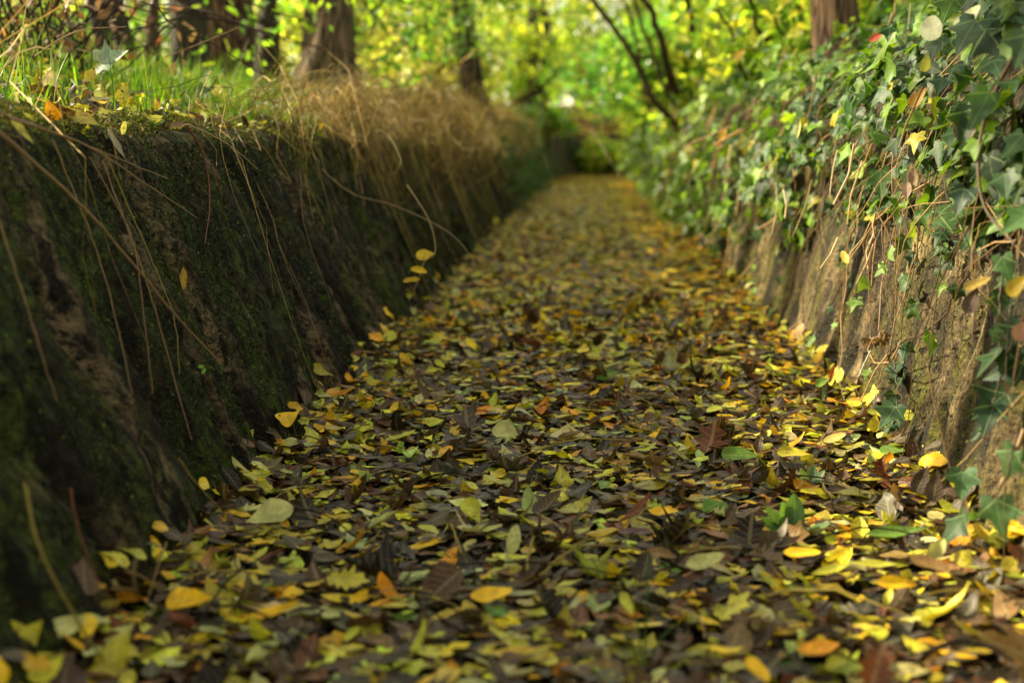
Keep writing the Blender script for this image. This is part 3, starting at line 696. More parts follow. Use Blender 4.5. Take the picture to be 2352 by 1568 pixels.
# dry grass thatch falling over the wall
dg = MB()
SP = np.array([(.46, .30, .09), (.31, .185, .055), (.17, .095, .03), (.62, .45, .16), (.32, .27, .045), (.08, .045, .018)])
def thatch(m, y0, y1, root0, root1, reach, lmin, lmax, width, r, ypow=1.0):
    y = y0 + (y1-y0)*r.random(m)**ypow; y = y + .07*np.sin(y*23)*np.clip(y/4, 1, 3) + .04*np.sin(y*61); dr = -(root0 + (root1-root0)*r.random(m))
    nc = max(4, m//22); ck = r.integers(0, nc, m); yc = y0 + (y1-y0)*r.random(nc)
    y = np.where(r.random(m) < .8, yc[ck] + r.normal(0, .035, m)*np.clip(yc[ck]/4, .7, 3), y)
    drift = r.normal(-.03, .17, nc)[ck]; lenk = np.exp(r.normal(0, .35, nc))[ck]; reach = reach*np.exp(r.normal(0, .4, nc))[ck]
    n = 9; t = np.linspace(0, 1, n)
    x0 = dr + cx(y); z0 = left_z(x0, y) + r.uniform(0, .06, m)
    L = np.clip(r.uniform(lmin, lmax, m)*lenk, .04, .6)
    tx = reach*r.uniform(.3, 1.15, m)
    # ballistic arch: forward over the edge then hanging
    fx = 1-np.exp(-3.2*t)[None]*1.0
    edge = -.70 - dr            # distance to the rim
    run = np.maximum(edge, 0) + tx
    X = x0[:, None] + run[:, None]*fx/fx[0, -1]
    lift = r.uniform(.02, .10, m)
    Zz = z0[:, None] + lift[:, None]*np.sin(np.minimum(t*2.2, 1)*PI/2)[None] - (L[:, None])*(t[None]**2.1)
    Yy = y[:, None] + (drift + r.normal(-.02, .08, m))[:, None]*t[None] + .02*np.sin(t[None]*7+r.random(m)[:, None]*9)*t[None]
    wig = r.gamma(1.5, .022, m)[:, None]*np.clip(y/4, .8, 2)[:, None]
    fq = r.uniform(5, 15, m)[:, None]
    X = X + wig*np.sin(t[None]*fq+r.random(m)[:, None]*9)*np.minimum(t[None]*2, 1)
    Yy = Yy + wig*1.8*np.sin(t[None]*fq*.8+r.random(m)[:, None]*9)*np.minimum(t[None]*2, 1) + (r.normal(0, .16, m)*(r.random(m) < .35))[:, None]*t[None]
    Zz = Zz + wig*1.2*np.sin(t[None]*fq*1.2+r.random(m)[:, None]*9)*np.minimum(t[None]*2, 1)
    # keep outside of the wall face
    wl = cx(Yy) - HALF - LS*np.clip(Zz, 0, LH) + .012
    X = np.where(Zz < LH, np.maximum(X, wl + r.uniform(0, .05, m)[:, None]), X)
    Zz = np.maximum(Zz, .03)
    P = np.stack([X, Yy, Zz], -1)
    c = SP[r.integers(0, len(SP), m)]; grn = r.random(m) < .12; c = np.where(grn[:, None], np.array([[.09, .13, .03]]), c)
    col = np.concatenate([c*np.exp(r.normal(0, .22, (m, 1))), np.zeros((m, 1))], 1)
    w = r.uniform(.5, 1.4, m)[:, None]*width*(1.0-.75*t[None]**2)
    ribbons(dg, P, w, rand_dirs(m, r), col, r.random(m))
r3 = np.random.default_rng(41)
thatch(130, 3.4, 4.6, .70, .95, .05, .05, .22, .0010, r3)
thatch(260, 3.3, 4.8, .70, .92, .04, .03, .16, .0010, r3)
thatch(540, 4.1, 6.5, .70, 1.05, .11, .05, .32, .0012, r3)
thatch(340, 5.5, 9.5, .70, 1.10, .14, .06, .36, .0022, r3)
thatch(240, 9.0, 16.0, .70, 1.2, .14, .12, .40, .0034, r3)
thatch(60, 16.0, 22.0, .70, 1.2, .12, .1, .3, .007, r3)
thatch(12, 1.5, 3.0, .72, .85, .02, .05, .30, .0011, r3)
thatch(26, 2.6, 3.4, .70, .85, .03, .06, .30, .0011, r3)
# standing tangle behind the rim
def tangle(m, y0, y1, d0, d1, h0, h1, w, r, palette=SP, lean=.55):
    y = r.uniform(y0, y1, m); d = -r.uniform(d0, d1, m); x = d + cx(y)
    b = np.stack([x, y, left_z(x, y)-.005], -1)
    c = palette[r.integers(0, len(palette), m)]; col = np.concatenate([c*np.exp(r.normal(0, .25, (m, 1))), np.zeros((m, 1))], 1)
    blades(dg, b, r.uniform(h0, h1, m), r.uniform(.5, 1.3, m)*w, r.normal(0, lean, (m, 3)) + np.array([.12, -.05, 0]), np.abs(r.normal(.1, .35, m)), col, 7, r)
tangle(160, 4.4, 6.0, .72, 1.05, .05, .16, .0014, r3, lean=1.2)
tangle(300, 5.2, 10.0, .74, 1.3, .08, .30, .0024, r3, lean=.9)
tangle(200, 6.5, 10.0, .80, 1.2, .25, .50, .0022, r3, lean=.35)
tangle(380, 9.0, 18.0, .75, 2.0, .15, .42, .004, r3)
tangle(160, 16.0, 27.0, .75, 2.2, .15, .35, .007, r3)
tangle(40, 1.6, 3.6, .74, 1.2, .02, .08, .0011, r3, lean=2.2)
tangle(120, 2.8, 4.2, 1.4, 1.9, .08, .22, .0016, r3, np.array([(.20, .10, .05), (.14, .07, .04), (.3, .17, .08)]), lean=.8)
tag(dg.build('dry_grass', M['straw']), 'thatch of dry brown grass spilling over the mossy wall', 'dry grass', kind='stuff')

# single straws and stalks that can be told apart on the dark wall
def stalk(name, pts, rad, col, label, group='single dry stalks hanging on the mossy wall', mat='straw', n=18, flat=True, wob=.0005):
    P = smooth_line(pts, n, wob, int(abs(pts[0][1])*977) % 997)
    mb = MB(); t = np.linspace(0, 1, n)
    tube(mb, P, rad*(1.0-.55*t), 5, np.append(np.asarray(col), 0.0))
    o = mb.build(name, M[mat], None, np.asarray(P[0])); tag(o, label, 'grass stalk', group); return o
def wl(*pp, off=.02): return [on_left(x, y, off) for x, y in pp]
TAN, PALE, RUST, OLV = (.27, .17, .075), (.42, .30, .15), (.19, .065, .03), (.25, .20, .04)
for pts, rad, col, lab in [
 (wl((-30, 280), (120, 410), (250, 540), (400, 720), (508, 838), off=.05), .0024, TAN, 'thick straight tan stalk slanting across the whole mossy wall'),
 (wl((-10, 255), (150, 318), (260, 360), (385, 410), off=.04), .0016, TAN, 'tan stalk lying along the rim of the mossy wall'),
 (wl((20, 270), (200, 335), (330, 420), (452, 500), off=.045), .0017, TAN, 'tan stalk drooping from the rim, above the thick slanting one'),
 (wl((120, 320), (185, 480), (245, 650), (305, 905)), .0013, TAN, 'slender tan stalk hanging from the rim, crossing behind the thick slanting one'),
 (wl((205, 360), (300, 540), (328, 700), (350, 905)), .0011, TAN, 'thin straw hanging beside the crossing stalks'),
 (wl((235, 370), (320, 600), (370, 760), (440, 1010)), .0013, TAN, 'long curved straw hanging to the middle of the mossy wall'),
 (wl((240, 350), (345, 590), (400, 730), (412, 860)), .0013, OLV, 'olive straw hanging next to the long curved one'),
 (wl((-5, 500), (60, 700), (130, 920)), .0013, TAN, 'straw hanging at the shaded front end of the mossy wall'),
 (wl((410, 1050), (460, 1120), (560, 1220), off=.03), .0013, OLV, 'yellowish straw leaning on the foot of the mossy wall'),
 (wl((55, 1110), (95, 1270), (200, 1460), (240, 1520), off=.04), .0022, OLV, 'thick olive stalk bending down to the wall foot at the front'),
 (wl((162, 1120), (175, 1200), (215, 1310), (275, 1395), off=.03), .0013, RUST, 'rust red stalk curving down the dark wall foot'),
 (wl((290, 1308), (370, 1345), (480, 1400), off=.05), .0015, TAN, 'broken tan straw propped on the leaves at the wall foot'),
 (wl((382, 1245), (335, 1385), off=.04), .0014, TAN, 'short tan straw crossing the broken one at the wall foot'),
 (wl((430, 285), (520, 330), (592, 388), off=.05), .0013, PALE, 'pale bright straw lying over the rim of the mossy wall'),
 (wl((430, 290), (470, 360), (482, 470), (470, 560), off=.015), .0018, RUST, 'dark reddish root creeping down from the rim'),
 (wl((590, 420), (625, 500), (650, 590), (700, 700)), .0011, TAN, 'frayed straw hanging in the sharp part of the mossy wall'),
 (wl((640, 560), (700, 690), (765, 885)), .0009, TAN, 'hair thin straw reaching nearly to the path'),
 (wl((690, 400), (700, 520), (760, 690)), .0010, TAN, 'thin straw at the start of the dry thatch'),
]: stalk('grass_stalk', pts, rad, col, lab)
stalk('grass_stalk', [at(700, 350, 3.5), at(800, 440, 3.45), at(900, 470, 3.4), at(1000, 515, 3.35), at(1060, 560, 3.3), at(1098, 622, 3.28)], .0014, PALE, 'pale arching grass stem reaching out over the path from the dry thatch', None, wob=.0)
stalk('grass_stalk', [at(760, 380, 3.6), at(868, 300, 3.5), at(920, 365, 3.4), at(905, 400, 3.38)], .0013, OLV, 'kinked greenish stem bent sharply above the dry thatch', None, wob=.0)
stalk('grass_stalk', [at(380, 130, 3.0), at(450, 105, 3.0), at(550, 62, 3.0)], .0016, TAN, 'long tan stalk leaning above the grass on the bank', None)
stalk('grass_stalk', [at(80, 130, 2.6), at(170, 75, 2.6), at(290, 62, 2.6)], .0018, TAN, 'bent tan stalk arching over the grass by the brown bramble', None)

# trailing stem with three yellow leaves
hs = thing('trailing_stem', at(930, 420, 3.1), 'thin stem with three yellow leaves dangling in front of the dark wall', 'plant stem')
off0 = np.array(hs.location)
mb = MB()
P = smooth_line([at(935, 425, 3.1), at(985, 505, 3.1), at(1000, 578, 3.1), at(975, 600, 3.1), at(962, 640, 3.1), at(940, 690, 3.1)], 22)
tube(mb, P-off0, np.linspace(.0018, .0010, 22), 5, (.40, .30, .14, 0)); mb.build('stem', M['straw'], hs)
for px, py, ln, hd, tl, bd, fo, lab in [(977, 585, .036, 5, 1.25, .2, .05, 'flat yellow leaf, topmost of the three'), (962, 624, .034, -25, .9, .3, .7, 'folded yellow leaf in the middle'), (946, 648, .034, -8, .6, .5, .55, 'folded yellow leaf, lowest of the three')]:
    a = math.radians(hd)
    T = leaf_template('ovate' if tl > 1 else 'oval', 2, 900+px, bend=bd, fold=fo, wave=.08, rag=.03)
    R = frames(np.array([[.1, -math.sin(tl), math.cos(tl)]]), np.array([[math.cos(a), .1, math.sin(a)]]))
    mb = MB(); scatter(mb, [T], np.array([at(px, py, 3.08)])-off0, R, np.array([ln*1.15]), np.array([[.72, .50, .02, .5]]))
    o = mb.build('leaf', M['litter'], hs); o['label'] = lab

def hit_left(px, py, lift=.006):
    d = ray(px, py); d = d/d[1]
    for Y in np.arange(1.2, 9, .004):
        p = CAM + d*Y
        if p[2] < LH + .02 and p[0] <= float(left_x(p[1], min(p[2], LH-.02))) + lift: return p
        if p[0] < -.72 and p[2] <= float(left_z(p[0], p[1])) + lift + .012: return p
    return CAM + d*2.4
# leaves lodged on the left bank and wall
def lodge(px, py, Y, ln, shp, col, hd, n, label, spot=.3, group=None, name='fallen_leaf', mat='litter', bend=.4, fold=.2, P=None):
    p = (hit_left(px, py) if group == GL and py > 225 else at(px, py, Y)) if P is None else P
    a = math.radians(hd)
    T = leaf_template(shp, 2, int(px+py) % 4000, bend=bend, fold=fold, roll=.6, twist=.2, wave=.07, rag=.04)
    R = frames(np.array([n], float), np.array([[math.cos(a), .15, math.sin(a)]]))[0]
    return single_leaf([(T, R, ln, np.append(np.asarray(col, float), spot))], p, label, group=group, name=name, mat=M[mat])
GL = 'fallen leaves caught in the bank grass'
for a in [
 (118, 187, 2.35, .034, 'round', (.55, .42, .30), 80, (.3, -.9, .4), 'pale pinkish leaf standing upright among the green blades', .2),
 (265, 135, 2.55, .062, 'ivy', (.20, .28, .20), 10, (-.1, -.8, .5), 'grey green leaf perched high on the grass tips', .4),
 (285, 215, 2.4, .040, 'ovate', (.50, .42, .03), 70, (0, -.9, .4), 'yellow leaf with dark specks in the middle of the grass', 1.0),
 (215, 170, 2.6, .040, 'ovate', (.46, .36, .03), 60, (0, -.8, .5), 'speckled yellow leaf behind the green blades', .8),
 (500, 208, 2.75, .024, 'round', (.72, .62, .10), 60, (0, -.8, .5), 'small lemon yellow round leaf right of the dark green leaf', .1),
 (478, 212, 2.7, .042, 'ivy', (.05, .12, .03), 20, (0, -.6, .7), 'dark green lobed leaf beside the small lemon leaf', .1),
 (570, 288, 2.6, .030, 'ovate', (.60, .58, .08), 0, (.3, -.7, .6), 'lime yellow leaf on the mossy rim', .2),
 (600, 255, 2.9, .035, 'oval', (.62, .40, .03), 60, (.2, -.8, .5), 'deep yellow leaf stuck upright in the grass edge', .2),
 (230, 232, 2.3, .038, 'oval', (.42, .36, .20), 10, (.2, -.4, .9), 'beige leaf lying flat on the rim', .2),
 (282, 295, 2.15, .022, 'oval', (.68, .62, .12), 65, (.8, -.5, .3), 'bright yellow slip of a leaf hanging just below the rim', .1),
 (190, 280, 2.1, .05, 'ovate', (.38, .30, .05), -30, (.5, -.4, .7), 'olive leaf draped over the rim', .6),
 (20, 198, 2.2, .045, 'lance', (.34, .30, .14), 5, (.2, -.4, .9), 'beige narrow leaf lying at the end of the rim', .2),
 (45, 300, 1.95, .045, 'lance', (.30, .29, .06), -60, (.7, -.5, .3), 'blurred olive leaf drooping from the rim', .2),
 (262, 330, 2.12, .05, 'lance', (.26, .24, .17), -75, (.8, -.4, .2), 'grey shrivelled leaf hanging from the rim', .3),
 (410, 290, 2.35, .03, 'oak', (.16, .08, .04), 20, (.3, -.5, .8), 'brown dead leaf on the rim', .4),
 (330, 215, 2.6, .045, 'lance', (.06, .03, .02), -8, (.1, -.4, .9), 'dark brown curled leaf lying in the grass', .3),
 (690, 255, 3.1, .04, 'ovate', (.62, .45, .03), 40, (.2, -.7, .6), 'golden leaf at the start of the dry thatch', .2),
]: lodge(*a[:8], a[8], a[9], GL)
lodge(0, 0, 0, .034, 'oval', (.42, .27, .03), 85, (.9, -.4, .3), 'mottled yellow leaf stuck to the middle of the mossy wall', .6, None, P=hit_left(417, 640, .008))

bl = MB(); rb = np.random.default_rng(44)
for (m, y0, y1, d0, d1, left, sz, vv) in [(1500, 1.6, 5, .74, 2.0, True, .034, HI), (700, 1.5, 5, .70, .92, True, .030, HI), (2200, 5, 16, .75, 4.5, True, .06, LO), (1600, 15, 30, .75, 3.0, True, .08, LO), (1800, 3, 16, 1.0, 4.0, False, .06, LO), (900, 15, 30, .7, 4.0, False, .09, LO)]:
    y = rb.uniform(y0, y1, m); d = rb.uniform(d0, d1, m)*(-1 if left else 1); x = d + cx(y)
    z = (left_z(x, y) if left else right_z(x, y)) + rb.uniform(.0, .03, m)
    pw = TOP_NEAR if y1 == 5 else TOP_FAR; ci = rb.choice(len(NAMES), m, p=np.array(pw)/sum(pw))
    nn = nrm(np.array([0, 0, 1.0]) + rb.normal(0, .45, (m, 3))); dd = rand_dirs(m, rb)
    col = np.concatenate([np.clip(PN[ci]*np.exp(rb.normal(0, .2, (m, 1))), 0, .95), PS[ci][:, None]*.6], 1)
    scatter(bl, vv['ovate'], np.stack([x, y, z], -1), frames(nn, dd), sz*np.exp(rb.normal(0, .25, m)), col, r=rb)
tag(bl.build('leaf_litter', M['litter']), 'yellow and brown leaves strewn through the grass of both banks', 'leaf litter', kind='stuff')

# brown bramble at the left end of the bank
br = thing('dry_bramble', at(110, 150, 3.2), 'tangle of brown dead bramble stems behind the bank grass', 'bramble')
o0 = np.array(br.location); r4 = np.random.default_rng(51)
mb = MB()
for k in range(54):
    b = at(r4.uniform(-140, 230), 165, 3.3+r4.uniform(-.2, .6)); h = r4.uniform(.08, .30)
    a = r4.normal(0, .22, 3); e = b + np.array([a[0], a[1], h]); m_ = (b+e)/2 + r4.normal(0, .05, 3) + np.array([0, 0, .1])
    tube(mb, smooth_line([b, m_, e, e+np.array([a[0]*.8, a[1], -r4.uniform(0, .15)])], 12, .004, k)-o0, np.linspace(.003, .001, 12), 5)
mb.build('stem', M['twig'], br)
mb = MB(); m = 420; P = np.stack([r4.uniform(-1.7, -1.05, m), r4.uniform(2.9, 3.9, m), r4.uniform(.66, .98, m)], -1) - o0
scatter(mb, LO['ovate'], P, frames(rand_dirs(m, r4), rand_dirs(m, r4)), r4.uniform(.02, .045, m), tint((.20, .10, .05), m, .4, .15, .3, r4), r=r4)
mb.build('dead_leaf', M['litter'], br)['kind'] = 'stuff'

# ------------------------------------------------------------------ ivy on the right
IVH = variants('ivy', 14, 2, .75, .05, False, 61); IVL = variants('ivy', 8, 1, .75, .05, True, 62)
def bank_point(s, y):
    """s: 0 wall foot .. 1 wall top .. above that, over the bank"""
    s = np.asarray(s, float); y = np.asarray(y, float)
    zw = np.clip(s, 0, 1)*RH
    xw = cx(y) + HALF + RS*zw
    d = np.maximum(s-1, 0)
    dd = np.interp(d, [0, .12, .3, .7, 1.3, 4.3], RP[:6, 0])
    x = np.where(s <= 1, xw, cx(y)+dd); z = np.where(s <= 1, zw, np.interp(dd, RP[:, 0], RP[:, 1]))
    # outward normal
    th = np.clip((s-.9)/.6, 0, 1)*math.radians(52)
    nx, nz = -np.cos(th)*np.ones_like(s), np.sin(th)+.2
    return np.stack([x, y*np.ones_like(s), z], -1), nrm(np.stack([nx, -.15*np.ones_like(s), nz], -1))
IP = np.array([(.026, .075, .016), (.044, .105, .018), (.016, .044, .016), (.12, .21, .018), (.030, .080, .020)])
IP2 = np.array([(.15, .28, .022), (.10, .20, .02), (.25, .36, .035), (.07, .15, .02)])
def ivy_low(y):
    y = np.asarray(y)
    return np.interp(y, [1.0, 1.7, 2.4, 3.0, 3.6, 4.4, 5.4, 6.5, 30], [.68, .66, .62, .56, .48, .33, .14, .0, .0])
def ivy_mass(mb, m, y0, y1, smax, size, vars_, r, thick=.11, ypow=1.0):
    y = y0 + (y1-y0)*r.random(m)**ypow; lo = ivy_low(y) + .30*(fbm(y*5, 3.0, 70, 3)-.5)
    s = lo + (smax-lo)*r.random(m)**.9
    # sparse fringe hanging under the mass
    P, nn = bank_point(s, y)
    bulge = fbm(y*3.2, s*2.6, 80, 2); dep = r.random(m)**.7
    off = (.015 + thick*bulge*1.4)*dep*np.clip((s-lo)/.25+.25, 0, 1)
    P = P + nn*off[:, None]
    hole = fbm(y*8, s*7, 90, 2) < .46
    k = ~(hole & (r.random(m) < .85)); P, nn, s, y, dep = P[k], nn[k], s[k], y[k], dep[k]; m = len(s)
    nn2 = nrm(nn*1.0 + np.array([-.25, -.15, .45]) + r.normal(0, .55, (m, 3)))
    down = np.array([-.35, -.25, -1.0])[None] + r.normal(0, .55, (m, 3))
    c = IP[r.integers(0, len(IP), m)]
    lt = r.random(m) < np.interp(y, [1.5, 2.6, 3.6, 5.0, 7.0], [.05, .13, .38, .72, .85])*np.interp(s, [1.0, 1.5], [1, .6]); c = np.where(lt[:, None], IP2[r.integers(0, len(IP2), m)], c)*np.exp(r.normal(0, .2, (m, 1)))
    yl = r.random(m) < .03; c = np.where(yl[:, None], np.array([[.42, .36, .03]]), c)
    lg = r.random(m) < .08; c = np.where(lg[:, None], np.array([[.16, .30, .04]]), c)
    c = c*(.35+.65*dep[:, None])*np.interp(y, [1.5, 2.7], [.6, 1.0])[:, None]  # deeper and nearer leaves get darker colours, painting in the ivy's shade
    col = np.concatenate([np.clip(c, 0, 1), np.full((m, 1), .15)], 1)
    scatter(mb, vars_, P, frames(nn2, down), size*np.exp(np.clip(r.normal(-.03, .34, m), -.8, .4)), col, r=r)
r5 = np.random.default_rng(71)
iv = MB()
ivy_mass(iv, 1500, 1.25, 2.1, 2.0, .046, IVH, r5, .14)
ivy_mass(iv, 4100, 2.0, 4.2, 2.2, .037, IVH, r5, .15)
ivy_mass(iv, 2500, 4.0, 7.5, 2.6, .046, IVL, r5, .20)
ivy_mass(iv, 2800, 7.0, 16.0, 2.4, .06, IVL, r5, .24)
# ivy cushion also over the far end of the left wall
m = 1200; y = r5.uniform(9, 17, m); z = r5.uniform(.05, .62, m)
P = np.stack([cx(y)-HALF-LS*np.minimum(z, LH)+r5.uniform(.0, .12, m), y, z], -1)
scatter(iv, IVL, P, frames(nrm(np.array([[.8, -.4, .5]])+r5.normal(0, .4, (m, 3))), np.array([[.3, -.2, -1]])+r5.normal(0, .5, (m, 3))), r5.uniform(.04, .07, m), tint((.05, .10, .03), m, .3, .1, .1, r5), r=r5)
tag(iv.build('ivy', M['ivy']), 'dense mat of dark green ivy covering the bank above the stained wall', 'ivy', kind='stuff')
# bare runners and dead stems woven through the ivy
us = MB()
for k in range(330):
    y = 1.35*(9/1.35)**r5.random(); s0 = r5.uniform(.75, 1.9); n = 9
    s = s0 - np.linspace(0, 1, n)*r5.uniform(.15, .85); yy = y + np.linspace(0, 1, n)*r5.normal(0, .3)
    P, nn = bank_point(np.maximum(s, .05), yy); P = P + nn*(.02 + .07*np.sin(np.linspace(0, PI, n))*r5.random() + .02*r5.random())[:, None] + r5.normal(0, .004, (n, 3))
    pick = r5.random()
    col = (.26, .15, .06, 0) if pick < .35 else ((.08, .05, .03, 0) if pick < .6 else (.55, .36, .16, 0))
    tube(us, P, np.linspace(1, .6, n)*r5.uniform(.0005, .0013)*max(1, y/2.6), 5, col)
for k in range(110):
    y = 2.3*(8.5/2.3)**r5.random(); s0 = max(float(ivy_low(y)), .1) + r5.uniform(-.1, 1.0); P0, nn = bank_point(np.array([s0]), np.array([y])); P0 = P0[0] + nn[0]*r5.uniform(.05, .15)
    d = nrm(np.array([-.15, r5.normal(0, .7), r5.normal(-.75, .5)])); L = r5.uniform(.05, .16)*y/3; md = r5.normal(0, .006, 3)
    tube(us, np.array([P0-d*L/2, P0+md, P0+d*L/2]), np.array([1, .9, .7])*r5.uniform(.0010, .0020)*max(1, y/3), 5, [(.60, .40, .19, 0), (.42, .24, .09, 0), (.72, .56, .33, 0)][k % 3])
tag(us.build('undergrowth', M['straw']), 'woven bare runners and dry stems threading through the ivy', 'runners', kind='stuff')

# trailing ivy vines that hang alone on the stained wall, each leaf a part
def vine(pts, nleaf, size, label, seed, col=None, stemc=(.11, .07, .04, 0), rad=.0014, side=1.0, big=()):
    r = np.random.default_rng(seed); P = smooth_line(pts, 26, .0015, seed)
    v = thing('ivy_vine', P[0], label, 'ivy vine', 'single ivy vines trailing on the stained wall'); o0 = P[0]
    mb = MB(); tube(mb, P-o0, np.linspace(rad*1.2, rad*.6, 26), 6, stemc); mb.build('stem', M['straw'], v)
    for k in range(nleaf):
        t = (k+.6)/nleaf; i = min(int(t*25), 25); p = P[i]
        sd = 1 if k % 2 else -1
        n = nrm(np.array([-.75, -.55, .45]) + r.normal(0, .35, 3)); d = nrm(np.array([.1*sd, -.45*sd, -.8]) + r.normal(0, .4, 3))
        s = size*r.uniform(.6, 1.25)
        q = p + d*s*.75 + n*.006
        T = IVH[int(r.integers(0, len(IVH)))]
        c = np.array(col if col is not None else IP[int(r.integers(0, len(IP)))])*math.exp(r.normal(0, .18))
        mb = MB(); scatter(mb, [T], np.array([q])-o0, frames(n[None], d[None]), np.array([s]), np.array([np.append(c, .15)]))
        tube(mb, np.array([p, (p+q-d*s*.45)/2+n*.004, q-d*s*.47])-o0, [.0006, .0005, .0005], 4, (c[0], c[1], c[2], 0))
        mb.build('leaf', M['ivy'], v)
    return v
def wr(*pp, off=.02): return [on_right(x, y, off) for x, y in pp]
vine(wr((1925, 460), (1955, 560), (1935, 650), (1880, 740), (1800, 850)), 7, .026, 'ivy vine sloping down over the sunlit part of the wall', 1)
vine(wr((2010, 470), (2050, 570), (2000, 620), (1950, 700), (1870, 790), (1740, 780), off=.05), 8, .028, 'arching ivy runner swinging out from the wall with pale leaves', 2, (.16, .28, .05))
vine(wr((2240, 600), (2150, 740), (2070, 790), (2000, 850), (1900, 905), (1780, 965), off=.04), 6, .030, 'long bare runner reaching down to the leaves at the wall foot', 3)
vine(wr((2050, 800), (2060, 880), (2075, 940), (2050, 985), off=.02), 6, .040, 'short ivy vine with dark leaves at the wall foot below the bent straw', 4, (.04, .085, .04))
vine(wr((2060, 480), (2100, 560), (2090, 640), (2110, 700)), 6, .030, 'ivy vine hanging in the shaded middle of the wall', 5)
vine(wr((1740, 560), (1735, 640), (1720, 700), (1722, 740)), 8, .026, 'bright sunlit ivy vine hanging down to the yellow leaves', 6, (.20, .34, .06))
vine(wr((1835, 480), (1800, 560), (1790, 640), (1770, 720)), 7, .024, 'thin ivy vine on the golden lit wall', 7, (.11, .2, .05))
vine(wr((2330, 560), (2300, 650), (2290, 760), (2300, 800), off=.05), 6, .042, 'near ivy vine with broad blurred leaves', 8, (.04, .09, .03))
vine(wr((2360, 700), (2310, 830), (2290, 900), (2270, 960), off=.04), 5, .046, 'near ivy vine ending in a star shaped dark leaf', 9, (.022, .055, .03))
vine(wr((2345, 960), (2300, 1120), (2220, 1170), off=.04), 3, .042, 'ivy shoot low on the wall by the front leaves', 10, (.045, .10, .035))
vine(wr((1990, 440), (1960, 530), (1925, 590), off=.03), 6, .026, 'short ivy vine beside the yellow leaf on the wall', 11)
vine(wr((2180, 480), (2165, 560), (2150, 660), off=.03), 5, .032, 'ivy vine with a lone pale leaf over the dark crevice', 12)

# large near ivy leaves at the front of the mass, parts of one big vine
bv = thing('ivy_vine', at(2350, 120, 1.75), 'stout near ivy vine with the largest broad leaves', 'ivy vine'); o0 = np.array(bv.location)
mb = MB(); tube(mb, smooth_line([at(2400, 20, 1.8), at(2300, 180, 1.78), at(2250, 330, 1.75), at(2260, 470, 1.72), at(2330, 560, 1.66)], 22)-o0, np.linspace(.003, .0015, 22), 7, (.13, .085, .05, 0)); mb.build('stem', M['straw'], bv)
r6 = np.random.default_rng(81)
for px, py, Y, s, ang, c, lab in [
 (2215, 85, 1.9, .072, -125, (.075, .13, .085), None), (2285, 70, 1.85, .066, -105, (.075, .14, .08), None), (2335, 40, 1.8, .055, -60, (.07, .14, .07), None),
 (2250, 255, 1.75, .066, -120, (.075, .16, .075), 'broad grey green leaf catching the sun'), (2290, 160, 1.8, .05, -70, (.06, .13, .06), None),
 (2330, 215, 1.75, .055, -95, (.06, .14, .05), None), (2205, 465, 1.78, .050, -110, (.028, .065, .05), 'dark bluish leaf hanging over the bare wall'),
 (2240, 345, 1.75, .045, -70, (.18, .34, .03), 'glowing bright green leaf'), (2325, 340, 1.7, .055, -130, (.06, .13, .05), None), (2330, 515, 1.62, .055, -160, (.10, .22, .07), 'pale green leaf in the sun, lowest of them'),
 (2140, 120, 2.0, .055, -130, (.06, .12, .075), None), (2160, 200, 1.95, .045, -100, (.045, .10, .06), None), (2190, 330, 1.85, .045, -115, (.05, .12, .05), None), (2310, 430, 1.7, .05, -80, (.05, .11, .05), None),
 (2205, 170, 1.9, .04, -60, (.05, .11, .06), None), (2345, 120, 1.72, .06, -110, (.065, .13, .06), None)]:
    a = math.radians(ang); d = np.array([math.cos(a), -.2, math.sin(a)]); n = np.array([-.45, -.7, .55]) + r6.normal(0, .22, 3)
    mb = MB(); scatter(mb, [IVH[int(r6.integers(0, 14))]], np.array([at(px, py, Y)])-o0, frames(n[None], d[None]), np.array([s*.74]), np.array([np.append(np.array(c)*.7, .1)]))
    o = mb.build('leaf', M['ivy'], bv)
    if lab: o['label'] = lab

